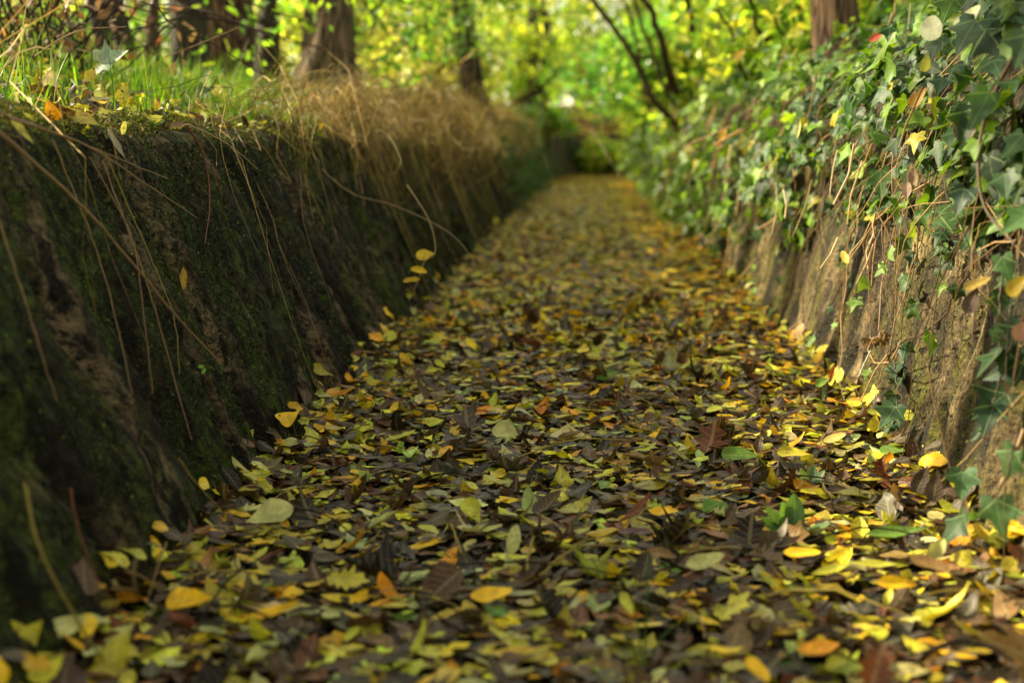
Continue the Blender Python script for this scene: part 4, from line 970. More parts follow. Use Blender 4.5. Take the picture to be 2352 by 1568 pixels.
# leaves and straws caught on the ivied side
GI = 'fallen leaves caught in the ivy and on its wall'
for a in [
 (2140, 67, 2.0, .036, 'round', (.95, .92, .66), 80, (-.3, -.9, .4), 'round cream white leaf with painted-in sunlit shine on top of the ivy', .05),  # pale leaf lightened further so its colour carries a sunlit glow
 (2222, 50, 1.98, .05, 'oval', (.92, .90, .55), 45, (-.3, -.7, .6), 'long cream leaf slanting beside the round white one', .05),
 (2128, 145, 2.0, .026, 'ovate', (.48, .46, .03), 75, (-.4, -.8, .3), 'yellow green leaf dangling below the round white one', .2),
 (1836, 296, 2.6, .036, 'lance', (.62, .62, .20), 70, (-.6, -.8, .2), 'rolled pale yellow leaf standing out on the ivy', .05),
 (1942, 592, 2.35, .028, 'oval', (.72, .50, .05), -50, (-.5, -.8, .3), 'curled yellow leaf on the stained wall below the ivy', .1),
 (2100, 410, 2.15, .034, 'oval', (.26, .17, .11), 80, (-.6, -.8, .2), 'brown dead leaf hanging at the ivy edge', .3),
 (2085, 440, 2.15, .028, 'ovate', (.24, .14, .09), -70, (-.6, -.8, .2), 'small brown dead leaf below the other hanging one', .3),
 (2225, 285, 1.85, .05, 'ovate', (.17, .13, .085), 60, (-.4, -.8, .4), 'dull brown leaf among broad near ivy leaves', .3),
 (2110, 225, 2.1, .034, 'ovate', (.50, .26, .03), 40, (-.4, -.8, .4), 'amber leaf deep in the ivy', .3),
 (2340, 655, 1.62, .032, 'ovate', (.62, .44, .02), 30, (-.5, -.8, .3), 'yellow leaf caught in the near vine', .3),
 (2245, 655, 1.8, .036, 'oval', (.36, .26, .05), 5, (-.2, -.5, .8), 'yellow brown curled leaf hung on the near vine', .5),
 (2235, 690, 1.8, .036, 'ovate', (.10, .06, .05), 60, (-.5, -.8, .2), 'purplish brown dead leaf under the curled one', .2),
 (2345, 762, 1.6, .022, 'round', (.38, .20, .15), 80, (-.4, -.9, .2), 'small pinkish round leaf by the near vine', .1),
 (1912, 858, 2.62, .036, 'lance', (.55, .12, .03), 72, (-.4, -.9, .2), 'bright red orange leaf standing up at the wall foot', .05),
 (1890, 877, 2.62, .03, 'ovate', (.18, .30, .03), 10, (-.3, -.8, .5), 'green leaf beside the red standing leaf', .1),
 (1918, 1008, 2.25, .038, 'oval', (.66, .55, .16), -6, (-.2, -.6, .8), 'creamy yellow leaf lit by a sun fleck near the wall foot', .05),
 (2210, 1120, 1.75, .044, 'ivy', (.07, .15, .07), -90, (-.2, -.8, .6), 'fallen ivy leaf on a brown stalk at the front wall foot', .1),
 (2215, 1190, 1.72, .05, 'lance', (.36, .24, .15), -85, (-.3, -.9, .2), 'pale brown curled leaf under the fallen ivy leaf', .1),
 (2150, 1115, 1.8, .042, 'ovate', (.07, .04, .025), 80, (-.5, -.8, .3), 'brown dead leaf leaning on the wall foot', .3),
 (2120, 1100, 1.82, .04, 'ovate', (.05, .03, .02), 60, (-.5, -.8, .3), 'dark brown leaf leaning beside the other one on the wall foot', .3),
 (2010, 970, 2.2, .03, 'ovate', (.55, .44, .03), 80, (-.4, -.9, .2), 'small yellow leaf at the foot of the short vine', .3),
 (1600, 705, 4.3, .04, 'round', (.55, .62, .15), 20, (-.2, -.9, .4), 'sunlit pale leaf on the path by the dark hole', .05),
 (1660, 310, 4.4, .045, 'oval', (.72, .42, .05), 60, (-.3, -.9, .3), 'orange leaf blurred in the far ivy', .1),
 (1700, 125, 5.2, .05, 'ovate', (.70, .45, .05), 20, (-.3, -.9, .3), 'golden blurred leaf in the shrub above the ivy', .1),
 (2012, 87, 3.0, .03, 'oak', (.50, .05, .04), 10, (-.3, -.9, .3), 'small red leaf at the foot of the brown trunk', .1),
 (1625, 742, 3.7, .05, 'oval', (.50, .44, .12), 55, (-.2, -.8, .5), 'large cream leaf on the path by the sunny wall foot', .1),
]: lodge(*a[:8], a[8], a[9], GI, mat='ivy' if a[4] == 'ivy' else 'litter')

# bent straw ring, clod and sticks on the stained wall
def bent(name, pts, rad, col, label, cat):
    P = np.array(pts); Q = [P[0]]
    for a, b in zip(P[:-1], P[1:]): Q += [a+(b-a)*.08, (a+b)/2, a+(b-a)*.92]
    Q.append(P[-1]); Q = np.array(Q); mb = MB(); tube(mb, Q, rad, 6, np.append(col, 0)); return tag(mb.build(name, M['straw'], None, P[0]), label, cat)
bent('bent_straw', wr((2005, 778), (1993, 803), (2009, 834), (2044, 832), (2058, 808), (2070, 782), off=.05), .0013, np.array((.46, .28, .12)), 'tan straw bent into an open polygon hanging on the stained wall', 'straw')
bent('stick', wr((2000, 805), (1985, 835), (1973, 864), off=.06), .0013, np.array((.75, .72, .66)), 'short shining white stick beside the bent straw', 'stick')
bent('stick', wr((2038, 814), (2010, 850), (1977, 922), off=.06), .0012, np.array((.60, .44, .24)), 'longer tan stick passing through the bent straw', 'stick')
bent('stick', wr((1735, 595), (1690, 650), (1616, 712), off=.06), .0017, np.array((.50, .33, .14)), 'straight tan stick leaning from the ivy to the path', 'stick')
bent('stick', wr((2065, 480), (2025, 650), (2018, 760), off=.025), .0011, np.array((.42, .27, .15)), 'thin pale stick hanging upright down the wall', 'stick')
bent('stick', wr((1980, 545), (1995, 640), (2000, 770), off=.025), .0011, np.array((.17, .09, .05)), 'thin dark stick hanging left of the pale upright one', 'stick')
bent('stick', wr((2240, 660), (2232, 790), off=.06), .0012, np.array((.30, .17, .08)), 'straight brown stick hanging from the curled leaf', 'stick')
bent('stick', at(1640, 335, 4.2)[None].tolist() + at(1700, 300, 4.2)[None].tolist(), .004, np.array((.62, .36, .12)), 'short thick orange stick lying in the far ivy', 'stick')
bent('stick', at(1570, 338, 4.6)[None].tolist() + at(1680, 290, 4.5)[None].tolist(), .0028, np.array((.36, .2, .1)), 'long brown stick lying behind the orange one', 'stick')
bent('stick', at(2352, 985, 1.62)[None].tolist() + at(2325, 1060, 1.62)[None].tolist() + at(2300, 1110, 1.64)[None].tolist(), .0022, np.array((.5, .34, .2)), 'pale root curving down at the near end of the wall', 'stick')
bent('stick', at(1915, 470, 2.45)[None].tolist() + at(1950, 400, 2.45)[None].tolist() + at(1962, 330, 2.45)[None].tolist(), .002, np.array((.66, .5, .32)), 'sunlit pale stem in the gap of the ivy', 'stick')
bent('stick', at(2120, 200, 2.0)[None].tolist() + at(2080, 290, 2.05)[None].tolist() + at(2065, 340, 2.05)[None].tolist(), .0015, np.array((.40, .26, .12)), 'reddish dry stem crossing the ivy below the dangling leaf', 'stick')
cl = MB()
for k in range(7):
    p = on_right(2018+random.uniform(-18, 22), 782+random.uniform(-14, 12), .03)
    T = leaf_template('oak', 2, 700+k, bend=2.0*random.uniform(-1, 1), fold=.6, roll=2.5, wave=.3, rag=.15)
    scatter(cl, [T], np.array([p]), frames(nrm(np.random.default_rng(k).normal(0, 1, (1, 3))), nrm(np.random.default_rng(k+9).normal(0, 1, (1, 3)))), np.array([.028]), np.array([[.20, .11, .045, .5]]))
tag(cl.build('dead_leaf_clump', M['litter'], None, on_right(2018, 782, .03)), 'crumpled brown dead leaf clump held by the bent straw', 'leaf clump')

# ------------------------------------------------------------------ little plants on the path
def rosette(px, py, leaves, label, name, shp='oval', col=(.10, .19, .06)):
    b = on_ground(px, py, -.008); t = thing(name, b, label, 'plant')
    for k, (az, el, ln) in enumerate(leaves):
        d = np.array([math.cos(az)*math.cos(el), math.sin(az)*math.cos(el), math.sin(el)]); n = np.array([-d[0]*math.sin(el), -d[1]*math.sin(el)-.3, math.cos(el)])
        T = leaf_template(shp, 2, 300+k, bend=.5, fold=.25, rag=.02)
        mb = MB(); scatter(mb, [T], (d*ln*.52)[None], frames(n[None], d[None]), np.array([ln]), tint(col, 1, .15, .08, .05)); mb.build('leaf', M['green'], t)
    return t
rosette(1825, 1240, [(PI*.95, .35, .052), (PI*.85, .55, .055), (PI*.72, .95, .05), (PI*.5, 1.15, .058), (PI*1.1, .3, .05), (.1, .25, .05), (PI*.62, .8, .045)], 'low green rosette of blunt leaves growing through the litter', 'rosette_plant')
rosette(1860, 1120, [(.4, .6, .034), (2.4, .8, .032), (1.3, .5, .04), (3.4, .3, .03)], 'small grey green seedling behind the rosette', 'seedling')
rosette(2240, 1260, [(1.8, 1.2, .05), (.8, 1.0, .05), (2.6, .8, .045)], 'small leafy sprout by the wall foot at the front', 'seedling', 'ovate', (.14, .24, .05))
# seedling on the mossy wall
sd = thing('seedling', on_left(462, 850, .03), 'tiny bright two leaved seedling on the mossy wall', 'plant')
for q, dz in ((-1, .006), (1, -.002)):
    mb = MB(); scatter(mb, [leaf_template('oval', 2, 40+q)], np.array([[.002, q*.006, dz]]), frames(np.array([[.8, -.4, .4]]), np.array([[0., q, .3]])), np.array([.012]), np.array([[.2, .42, .03, 0]])); mb.build('leaf', M['green'], sd)
# grass sprout near the front
sp = thing('grass_sprout', on_ground(1480, 1530, -.01), 'thin green grass sprout rising in front of the path', 'plant'); o0 = np.array(sp.location)
for (dx1, h, lx) in ((.0, .115, .004), (-.006, .05, -.03), (.005, .045, .03), (-.003, .07, -.012)):
    mb = MB(); P = smooth_line([[dx1, 0, 0], [dx1+lx*.3, .004, h*.55], [dx1+lx, .008, h]], 9)
    tube(mb, P, np.linspace(.0013, .0006, 9), 5, (.09, .20, .03, 0)); mb.build('blade', M['grass'], sp)
# few blades at the mossy wall foot
tf = thing('grass_tuft', on_ground(700, 985, -.01), 'few thin green blades at the mossy wall foot', 'plant'); o0 = np.array(tf.location)
for k in range(5):
    mb = MB(); a = random.uniform(-.03, .03)
    tube(mb, smooth_line([[k*.012-.03, 0, 0], [k*.012-.03+a*.4, 0, .03], [k*.012-.03+a, .0, random.uniform(.04, .065)]], 8), np.linspace(.001, .0004, 8), 5, (.10, .22, .04, 0)); mb.build('blade', M['grass'], tf)

# ------------------------------------------------------------------ trees and shrubs
FARV = [leaf_template('oval', 1, k, bend=.5*(k-2), fold=.25, low=True) for k in range(5)]
FARW = [leaf_template('ovate', 1, k, bend=.5*(k-2), fold=.25, low=True) for k in range(5)]
YG = [(.54, .66, .09), (.36, .56, .07), (.66, .64, .12), (.20, .38, .04), (.07, .15, .02)]  # darkest tone in each leaf palette paints shaded gaps into the foliage
GN = [(.16, .38, .055), (.25, .46, .07), (.08, .19, .022), (.36, .50, .075), (.03, .075, .012)]
YE = [(.74, .68, .24), (.60, .62, .16), (.88, .80, .44), (.36, .46, .07), (.10, .15, .02)]
def leaf_cloud(mb, centres, spread, per, size, pal, r, vars_, droop=.3):
    centres = np.asarray(centres); m = len(centres)*per
    c0 = np.repeat(centres, per, 0); P = c0 + r.normal(0, 1, (m, 3))*np.asarray(spread)
    nn = nrm(np.array([0, 0, .8]) + r.normal(0, .7, (m, 3))); dd = rand_dirs(m, r) + np.array([0, 0, -droop])
    pal = np.asarray(pal); ck = np.repeat(r.integers(0, len(pal), len(centres)), per); mixk = r.random(m) < .35
    ck = np.where(mixk, r.integers(0, len(pal), m), ck)
    col = np.concatenate([np.clip(pal[ck]*np.exp(r.normal(0, .22, (m, 1))), 0, .9), np.zeros((m, 1))], 1)
    scatter(mb, vars_, P, frames(nn, dd), size*np.exp(r.normal(0, .25, m)), col, r=r)
def tree(base, rad, h, lean, label, seed, bark='bark', crown=True, clumps=46, per=40, pal=YG, cz=(3.5, 5.6), cr=1.3, lsz=.055, sides=14, name='tree', group=None, crown_off=(0, 0)):
    r = np.random.default_rng(seed); base = np.asarray(base, float); o0 = base
    t = thing(name, base, label, 'tree', group)
    n = 44; k = np.linspace(0, 1, n)**1.3
    P = np.stack([lean[0]*k*h + (.05+rad*.5)*np.sin(k*7+seed*1.7), lean[1]*k*h + .05*np.cos(k*4+seed)-.05*math.cos(seed), k*h-.08], -1)
    P[:, 0] -= P[0, 0]*(1-k)
    R = rad*(1.0-.62*k)*(1+.12*np.sin(k*23+seed)) + rad*.7*np.exp(-k*h/.14)
    mb = MB(); tube(mb, P, R, sides+8, bark=.24, seed=seed); mb.build('trunk', M[bark], t)
    if not crown: return t
    ends = []
    for q in range(6):
        i = int(n*r.uniform(.42, .9)); a = r.uniform(0, 2*PI); L = cr*r.uniform(.6, 1.0)
        e = P[i] + np.array([math.cos(a)*L, math.sin(a)*L, r.uniform(.1, .9)*L*.6])
        mb = MB(); tube(mb, smooth_line([P[i], (P[i]+e)/2+np.array([0, 0, .12]), e], 10, .012, seed+q), np.linspace(R[i]*.55, .006, 10), 7, bark=.1, seed=q); mb.build('limb', M[bark], t)
        ends += [P[i]+(e-P[i])*f for f in (.45, .7, .9, 1.05)]
    ends = np.array(ends)
    cen = []
    top = P[-1]
    while len(cen) < clumps:
        if r.random() < .5: c = ends[r.integers(0, len(ends))] + r.normal(0, .22, 3)
        else:
            d = rand_dirs(1, r)[0]*cr*r.random()**.4; c = np.array([top[0]*.75+crown_off[0]+d[0], top[1]*.75+crown_off[1]+d[1], (cz[0]+cz[1])/2 + d[2]/cr*(cz[1]-cz[0])/2])
        if c[2] > cz[0]: cen.append(c)
    mb = MB(); leaf_cloud(mb, cen, (.26, .26, .14), per, lsz, pal, r, FARV); mb.build('crown', M['far'], t)
    return t
def px_tree(px, py, Y, wpx, h, lean, label, seed, **k):
    p = at(px, py, Y); return tree(p, wpx*(1.22 if wpx > 20 else 1)/2/F_PX*Y, h, lean, label, seed, **k)
GT = 'slender trunks standing on the grassy bank'
px_tree(296, 120, 5.2, 26, 4.2, (-.16, .05), 'dark slender trunk leaning left, behind the brown bramble', 1, bark='bark_dark', clumps=16, group=GT)
px_tree(268, 120, 5.6, 34, 4.5, (-.20, .1), 'thicker dark trunk leaning left, first from the bramble', 2, bark='bark_dark', clumps=16, group=GT)
px_tree(350, 130, 6.0, 24, 4.5, (-.02, .05), 'straight thin dark trunk between two lit gaps', 3, bark='bark', clumps=16, group=GT)
px_tree(405, 120, 6.4, 14, 4.0, (-.05, .1), 'very thin trunk beside the wide dark trunk', 4, bark='bark_dark', clumps=12, group=GT)
px_tree(440, 165, 5.6, 66, 5.0, (.01, .06), 'wide dark trunk in deep shade', 5, bark='bark_dark', clumps=22, group=GT)
px_tree(540, 165, 6.4, 92, 5.2, (-.04, .06), 'broad reddish brown trunk in half light', 6, bark='bark_red', clumps=22, group=GT)
px_tree(610, 170, 6.0, 34, 4.8, (-.03, .1), 'dark narrow trunk touching the bright yellow gap', 7, bark='bark_dark', clumps=16, group=GT)
px_tree(748, 180, 6.2, 84, 5.4, (.012, .05), 'stout grey brown trunk with one sunlit side', 8, bark='bark', clumps=24, group=GT)
px_tree(1098, 262, 9.0, 44, 5.6, (-.03, .05), 'ivy clad dark trunk near the bend of the path', 9, bark='bark_dark', clumps=26, group=GT)
# right side
px_tree(1925, 150, 4.6, 84, 5.0, (-.02, .04), 'brown fissured trunk rising out of the ivy', 10, bark='bark_red', clumps=26)
px_tree(2018, 120, 6.5, 30, 4.2, (-.02, .05), 'thin yellowish sapling behind the brown trunk', 11, bark='bark_red', clumps=14)
px_tree(2120, 60, 7.5, 60, 5.0, (0, .05), 'pale brown trunk half hidden behind the ivy', 12, bark='bark', clumps=20)
for k, (x, y, rad, lab) in enumerate([(-2.2, 3.94, .032, 'slim pole like trunk near the bramble, just inside the wood')]):
    tree((x, y, float(left_z(x, y))-.05), rad, 5.0, (-.02, .03), lab, 70+k, bark='bark', clumps=10)
# leaning stems over the right bank
GS = 'leaning stems over the far ivy'
for k, (a, b, Y, w, bk, lab) in enumerate([((1340, -10), (1505, 225), 7.5, 22, 'bark', 'dark bare stem leaning far over the path'), ((1432, -10), (1520, 180), 8.0, 16, 'bark', 'second dark stem leaning beside the first'),
     ((1478, 20), (1535, 165), 7.0, 26, 'bark_red', 'orange sunlit leaning stem'), ((1560, -10), (1590, 95), 7.0, 24, 'bark_red', 'orange sunlit stem above the green shrub'),
     ((1438, 40), (1478, 200), 9.0, 14, 'bark_red', 'faint thin tan stem behind the dark ones'), ((1690, -10), (1745, 70), 5.5, 14, 'bark_red', 'short tan stem in the shrub leaves'), ((1655, 60), (1700, 150), 5.6, 12, 'bark_red', 'broken tan stem among the shrub leaves')]):
    B, A = at(*b, Y), at(*a, Y-.2); A = A + (A-B)*.35; B2 = B + (B-A)*.25
    t = thing('leaning_stem', B2, lab, 'stem', GS); P = smooth_line([B2, B, (A+B)/2+np.array([.02, 0, .03]), A], 16, .006, k)
    mb = MB(); tube(mb, P-B2, np.linspace(w/2/F_PX*Y*.8, w/2/F_PX*Y*.45, 16), 9, bark=.12, seed=k); mb.build('trunk', M[bk], t)

def shrub(c, rx, ry, h, label, seed, pal, clumps=40, per=45, size=.05, vars_=None, name='shrub', z0=None, group='leafy shrubs along the path', low=0.0):
    r = np.random.default_rng(1000+seed); x, y = c
    zb = float(left_z(x, y) if x < cx(y) else right_z(x, y)) - .03 if z0 is None else z0
    t = thing(name, (x, y, zb), label, 'shrub', group)
    mb = MB(); cen = []
    for q in range(9):
        a = r.uniform(0, 2*PI); e = np.array([math.cos(a)*rx*r.uniform(.3, .9), math.sin(a)*ry*r.uniform(.3, .9), h*r.uniform(.55, 1.0)])
        P = smooth_line([[r.normal(0, .03), r.normal(0, .03), 0], e*np.array([.35, .35, .6]), e], 10, .01, seed+q)
        tube(mb, P, np.linspace(.011, .003, 10)*(.7+h*.35), 6)
    mb.build('stem', M['twig'], t)
    for q in range(clumps):
        d = rand_dirs(1, r)[0]; k = r.random()**.45
        cen.append([d[0]*rx*k, d[1]*ry*k, max(low+.03, h*(.52+.48*d[2]*k))])
    mb = MB(); leaf_cloud(mb, cen, (.08*rx+.05, .08*ry+.05, .04*h+.04), per, size, pal, r, vars_ or FARV); mb.build('foliage', M['far'], t)
    return t
SH = [ # x, y, rx, ry, h, pal, clumps, label
 (.80, 5.5, .34, .60, .66, YG, 44, 'sunlit leafy shrub left of the brown trunk, leaning over the wall'),
 (.78, 7.0, .40, .70, .80, YG, 46, 'yellow green shrub over the wall below the leaning stems'),
 (.62, 9.2, .30, .60, .85, YG, 40, 'lime shrub trailing down the wall to the path at mid distance'),
 (.60, 11.2, .34, .7, 1.0, GN, 44, 'bluish green shrub trailing to the path before the turn'),
 (.52, 13.4, .36, .7, .9, YG, 44, 'bright lime shrub trailing onto the path near its end'),
 (.58, 16.2, .40, .7, 1.3, YE, 44, 'pale gold shrub trailing onto the path end'),
 (.16, 18.7, .34, .35, .48, YG, 40, 'low lime bush at the foot of the brown wall where the path turns'),
 (.98, 20.9, .40, .4, .5, YE, 36, 'small golden bush at the foot of the brown wall past the turn'),
 (-.62, 16.6, .35, .6, .35, GN, 40, 'dark cushion of green growing over the rim before the turn'),
 (1.35, 5.3, .45, .5, .75, GN, 34, 'fresh green shrub just behind the brown trunk'),
 (1.15, 6.6, .45, .6, .85, GN, 40, 'light green shrub spilling over the ivy at mid distance'),
 (1.7, 7.5, .8, .8, 1.5, GN, 50, 'tall green shrub behind the leaning orange stems'),
 (1.0, 8.6, .5, .8, .8, YG, 40, 'low yellow green shrub hanging over the far ivied wall'),
 (1.1, 11.0, .6, 1.0, 1.2, YG, 50, 'pale shrub drooping to the path near the bend'),
 (1.6, 13.5, .9, 1.0, 1.7, YG, 60, 'bright green shrub at the right of the bend'),
 (2.9, 10.0, 1.2, 1.0, 2.2, GN, 60, 'dark green thicket on the ivied side'),
 (2.6, 6.0, .8, .8, 1.3, GN, 46, 'shaded shrub behind the ivied bank'),
 (2.9, 4.2, .8, .7, 1.2, GN, 40, 'shrub beyond the top of the near ivy'),
 (-1.35, 7.6, .45, .5, .75, YE, 34, 'yellowing shrub right of the stout trunk'),
 (-1.6, 9.4, .6, .6, 1.2, YE, 44, 'sunny yellow shrub left of the ivy clad trunk'),
 (-1.1, 10.6, .35, .5, .8, YE, 30, 'dry golden shrub at the foot of the ivy clad trunk'),
 (-2.6, 11.5, 1.0, .9, 1.8, YG, 60, 'yellow green thicket behind the stout trunk'),
 (-4.2, 12.5, 1.2, 1.0, 2.0, YE, 60, 'pale yellow thicket in the gap between trunks'),
 (-5.8, 13.5, 1.3, 1.0, 2.2, YE, 60, 'bright pale thicket behind the slender leaning trunks'),
 (-2.6, 8.0, .5, .5, .45, GN, 30, 'dark green undergrowth shrub among the wide trunks'),
 (-3.2, 7.2, .5, .5, .5, GN, 30, 'shaded shrub behind the reddish trunk'),
 (-1.6, 14.5, .8, 1.0, 1.8, YG, 60, 'lime green shrub left of the bend'),
 (.2, 21.0, .9, .8, 1.6, YE, 60, 'golden shrub beyond the end of the path'),
 (-1.2, 22.0, 1.3, 1.0, 2.4, YG, 70, 'tall lime shrub closing the view past the bend'),
 (1.2, 25.0, 1.6, 1.0, 3.0, YG, 80, 'broad yellow green thicket behind the golden shrub'),
 (-3.4, 18.0, 1.6, 1.2, 2.8, YG, 80, 'broad green thicket far behind the ivy clad trunk'),
 (-6.5, 19.0, 2.0, 1.2, 3.0, YE, 80, 'far pale thicket behind the stout trunk'),
 (-9.5, 19.5, 2.0, 1.2, 3.2, YG, 80, 'far lime thicket behind the slender trunks'),
 (3.4, 15.5, 1.5, 1.2, 2.8, YG, 80, 'far thicket behind the leaning stems'),
 (6.0, 14.5, 1.8, 1.2, 2.8, GN, 80, 'far dark thicket behind the brown trunk'),
 (4.5, 21.5, 2.2, 1.2, 3.4, YG, 90, 'farthest thicket over the ivied side'),
 (8.5, 17.0, 2.0, 1.4, 3.2, GN, 80, 'green thicket behind the pale brown trunk'),
 (-.9, 19.2, .7, .7, 1.3, YG, 60, 'rounded lime shrub on the rim where the path turns'),
 (-.2, 24.0, 1.5, .9, 3.2, YG, 110, 'tall bright thicket in the middle of the view past the turn'),
 (-2.4, 26.0, 1.8, 1.0, 3.6, YE, 110, 'tall golden thicket far behind the lime one'),
 (2.2, 30.0, 2.2, 1.2, 4.0, YG, 120, 'farthest bright thicket straight beyond the path'),
 (-5.0, 29.0, 2.6, 1.2, 4.2, YG, 120, 'farthest lime thicket left of the path line'),
 (-11.0, 27.0, 3.0, 1.4, 4.4, YE, 120, 'farthest pale thicket behind the leaning trunks'),
 (.75, 15.5, .45, .7, .9, GN, 50, 'green shrub leaning over the ivied wall by the turn'),
 (1.3, 19.0, .6, .7, 1.4, YG, 50, 'light shrub at the inner side of the turn'),
]
for k, (x, y, rx, ry, h, pal, cl_, lab) in enumerate(SH):
    far = y > 9
    shrub((x, y), rx, ry, h, lab, k, pal, cl_, 40 if far else 30, .095 if y > 16 else (.07 if far else .058), FARW if k % 2 else FARV, z0=-.03 if abs(x-float(cx(y))) < .5 else None)
for k, (px, py, Y, w, lab) in enumerate([(870, 215, 14, 20, 'far thin trunk between the stout and the ivy clad ones'), (985, 235, 17, 16, 'far thin trunk just left of the ivy clad one'), (1215, 250, 19, 44, 'dark far trunk in the gap beside the bright leaves'), (1330, 255, 24, 22, 'far trunk behind the hanging bluish leaves'), (1660, 210, 14, 26, 'far trunk behind the leaning stems'), (1800, 160, 13, 24, 'far trunk left of the brown one'), (180, 130, 12, 30, 'far trunk behind the bramble'), (660, 190, 15, 16, 'far thin trunk in the bright yellow gap')]):
    px_tree(px, py, Y, w, 5.0, (.01*((k % 5)-2), .03), lab, 120+k, bark='bark_dark', crown=False, group='far trunks in the wood')
# overhanging bough with bluish green leaflets
bg = thing('overhanging_bough', at(1560, 120, 9.5), 'bough of light bluish green leaflets hanging over the path', 'branch'); o0 = np.array(bg.location); r7 = np.random.default_rng(91)
mb = MB(); ends = []
for a, b in [((1700, 40), (1330, 170)), ((1600, 90), (1310, 215)), ((1560, 130), (1400, 250)), ((1620, 60), (1370, 120))]:
    A, B = at(*a, 9.6), at(*b, 9.2); P = smooth_line([A, (A+B)/2+np.array([0, 0, .08]), B], 12); tube(mb, P-o0, np.linspace(.012, .003, 12), 6); ends += [P[i] for i in range(3, 12)]
mb.build('stem', M['twig'], bg)
mb = MB(); leaf_cloud(mb, np.array(ends)-o0, (.10, .12, .05), 40, .05, [(.17, .44, .15), (.24, .52, .17), (.30, .50, .08)], r7, FARV); mb.build('foliage', M['far'], bg)

def bough(p0, p1, Y, label, seed, pal, n=8, size=.05, per=26, sp=.09):
    r = np.random.default_rng(seed); A, B = at(*p0, Y), at(*p1, Y-.2); t = thing('leafy_bough', A, label, 'branch', 'boughs reaching into view'); mb = MB()
    P = smooth_line([A, (A+B)/2+np.array([0, 0, .05]), B], 12, .01, seed); tube(mb, P-A, np.linspace(.010, .003, 12), 6); mb.build('stem', M['twig'], t)
    mb = MB(); leaf_cloud(mb, (P[3:]-A)+r.normal(0, .05, (9, 3)), (sp, sp, sp*.7), per, size, pal, r, FARV); mb.build('foliage', M['far'], t)
bough((760, -60), (930, 130), 6.6, 'dark green bough hanging right of the stout trunk', 201, GN, per=40, sp=.12)
bough((880, -60), (1000, 60), 7.4, 'mid green bough between the stout and the ivy clad trunks', 202, GN, per=40, sp=.12)
bough((690, -40), (715, 60), 5.6, 'small lime spray hanging over the stout trunk', 203, [(.45, .66, .06), (.3, .5, .05)], per=5)
bough((640, 60), (545, 100), 5.2, 'thin green spray of leaflets in front of the reddish trunk', 204, GN, per=8, size=.045)
bough((1180, -60), (1060, 100), 8.6, 'ivy spray hanging on the dark trunk by the turn', 205, [(.05, .12, .03), (.1, .2, .04)], per=26)
bough((1250, -50), (1150, 90), 9.4, 'lime bough over the path, left of the bluish one', 206, YG, per=36, sp=.13)
# woodland trees whose crowns close the view and dapple the light
GW = 'woodland trees farther from the path'
WT = [(-3.5, 3.4, 'unseen low crowned tree, added left of the bank to shade near ivy'), (-9.8, 7.4, 'tall tree deep in the wood behind the bramble'), (-4.6, 8.8, 'tree with loose crown behind the wide trunks'), (-8.0, 9.5, 'tree far behind the slender trunks'),  # first tree is added out of view, its crown blocking sun from near ivy
      (-6.0, 15.5, 'tree beyond the pale thicket'), (-3.0, 20.5, 'tree beyond the bend at the lime thicket'), (1.0, 28, 'tree standing beyond the path end'), (4.0, 18, 'tree behind the leaning stems'), (5.0, 11, 'tree behind the dark thicket on the ivied side'), (-10, 16, 'tree at the far edge of the wood'), (7.5, 20, 'tree at the far edge of the ivied side'), (-6.5, 27, 'tree far beyond the pale thickets')]
for k, (x, y, lab) in enumerate(WT):
    z = float(left_z(x, y) if x < cx(y) else right_z(x, y))
    tree((x, y, z-.05), .05 if k == 0 else .12+.03*(k % 3), 6.0 if k else 3.6, (.02*((k % 3)-1), .02), lab, 40+k, bark='bark', clumps=(120 if k == 0 else 24) if y < 10 and x < 0 else 60, per=(60 if k == 0 else 40) if y < 10 else 60, pal=[YG, YE, GN][k % 3], cz=(2.25, 3.6) if k == 0 else ((4.0, 6.4) if y < 10 and x < 0 else (1.4, 6.0)), cr=(1.0 if k == 0 else 1.5) if y < 10 else 2.1, lsz=.075 if y < 10 else .09, group=GW)

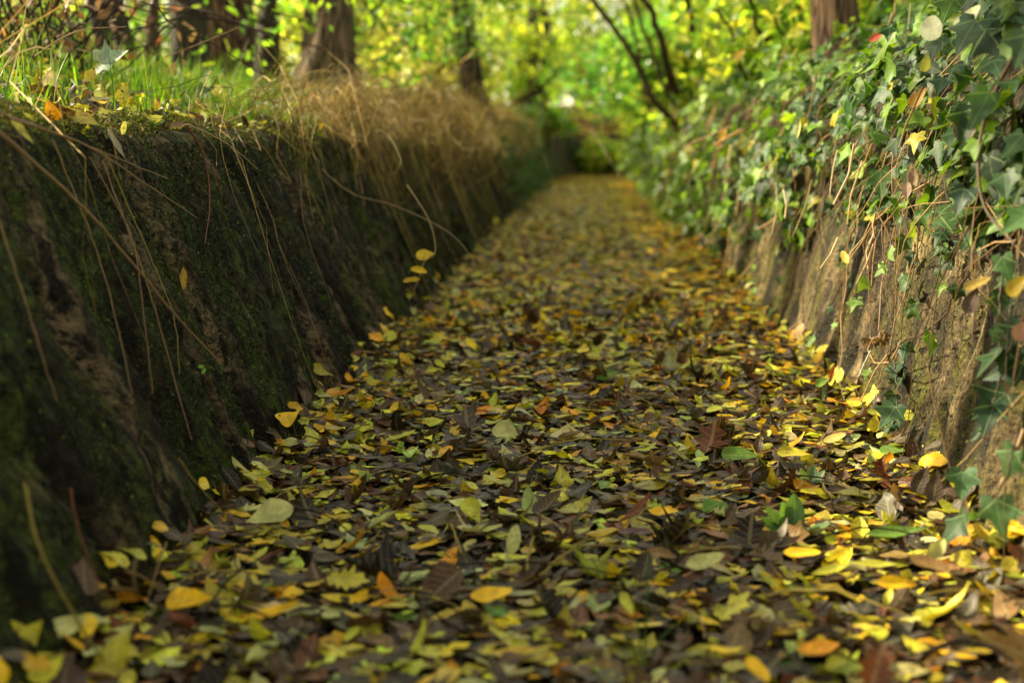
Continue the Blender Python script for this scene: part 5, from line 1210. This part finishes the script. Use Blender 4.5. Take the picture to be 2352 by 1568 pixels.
# ------------------------------------------------------------------ light, sky, camera
EL = math.radians(27)
sdir = nrm(np.array([-.90, .34])); SD = Vector((sdir[0]*math.cos(EL), sdir[1]*math.cos(EL), math.sin(EL)))
sun = bpy.data.lights.new('sun', 'SUN'); sun.energy = 5.0; sun.angle = math.radians(.55); sun.color = (1.0, .87, .60)
so = bpy.data.objects.new('sun', sun); C.objects.link(so); so.rotation_euler = SD.to_track_quat('Z', 'Y').to_euler(); so.location = (-6, 4, 6)
W = bpy.data.worlds.new('World'); S.world = W; W.use_nodes = True
nt = W.node_tree; nt.nodes.clear()
sk = N(nt, 'ShaderNodeTexSky', sky_type='NISHITA'); sk.sun_disc = False; sk.sun_elevation = EL; sk.sun_rotation = math.atan2(SD.x, SD.y)
hs_ = N(nt, 'ShaderNodeHueSaturation'); hs_.inputs['Saturation'].default_value = .45; lk(nt, sk.outputs[0], hs_.inputs['Color'])
wm = mix(nt, 1.0, hs_.outputs[0], (1.20, 1.08, .77, 1), 'MULTIPLY')
bgn = N(nt, 'ShaderNodeBackground'); bgn.inputs['Strength'].default_value = .15; lk(nt, wm, bgn.inputs['Color'])
wo = N(nt, 'ShaderNodeOutputWorld'); lk(nt, bgn.outputs[0], wo.inputs['Surface'])

cam = bpy.data.cameras.new('camera'); co = bpy.data.objects.new('camera', cam); C.objects.link(co); S.camera = co
cam.lens = 50; cam.sensor_width = 36; cam.sensor_fit = 'HORIZONTAL'; cam.clip_start = .02; cam.clip_end = 500
co.location = CAM; co.rotation_euler = (PI/2-PIT, 0, YAW)
cam.dof.use_dof = True; cam.dof.focus_distance = 2.26; cam.dof.aperture_fstop = 3.5; cam.dof.aperture_blades = 0

S.render.engine = 'CYCLES'; S.cycles.film_exposure = 2.8
S.cycles.max_bounces = 7; S.cycles.diffuse_bounces = 3; S.cycles.glossy_bounces = 2; S.cycles.transmission_bounces = 5; S.cycles.transparent_max_bounces = 4
S.cycles.use_denoising = True
S.cycles.sample_clamp_indirect = 6.0
S.view_settings.view_transform = 'Standard'; S.view_settings.look = 'None'; S.view_settings.exposure = 0; S.view_settings.gamma = 1
S.render.resolution_x, S.render.resolution_y = 1024, 682
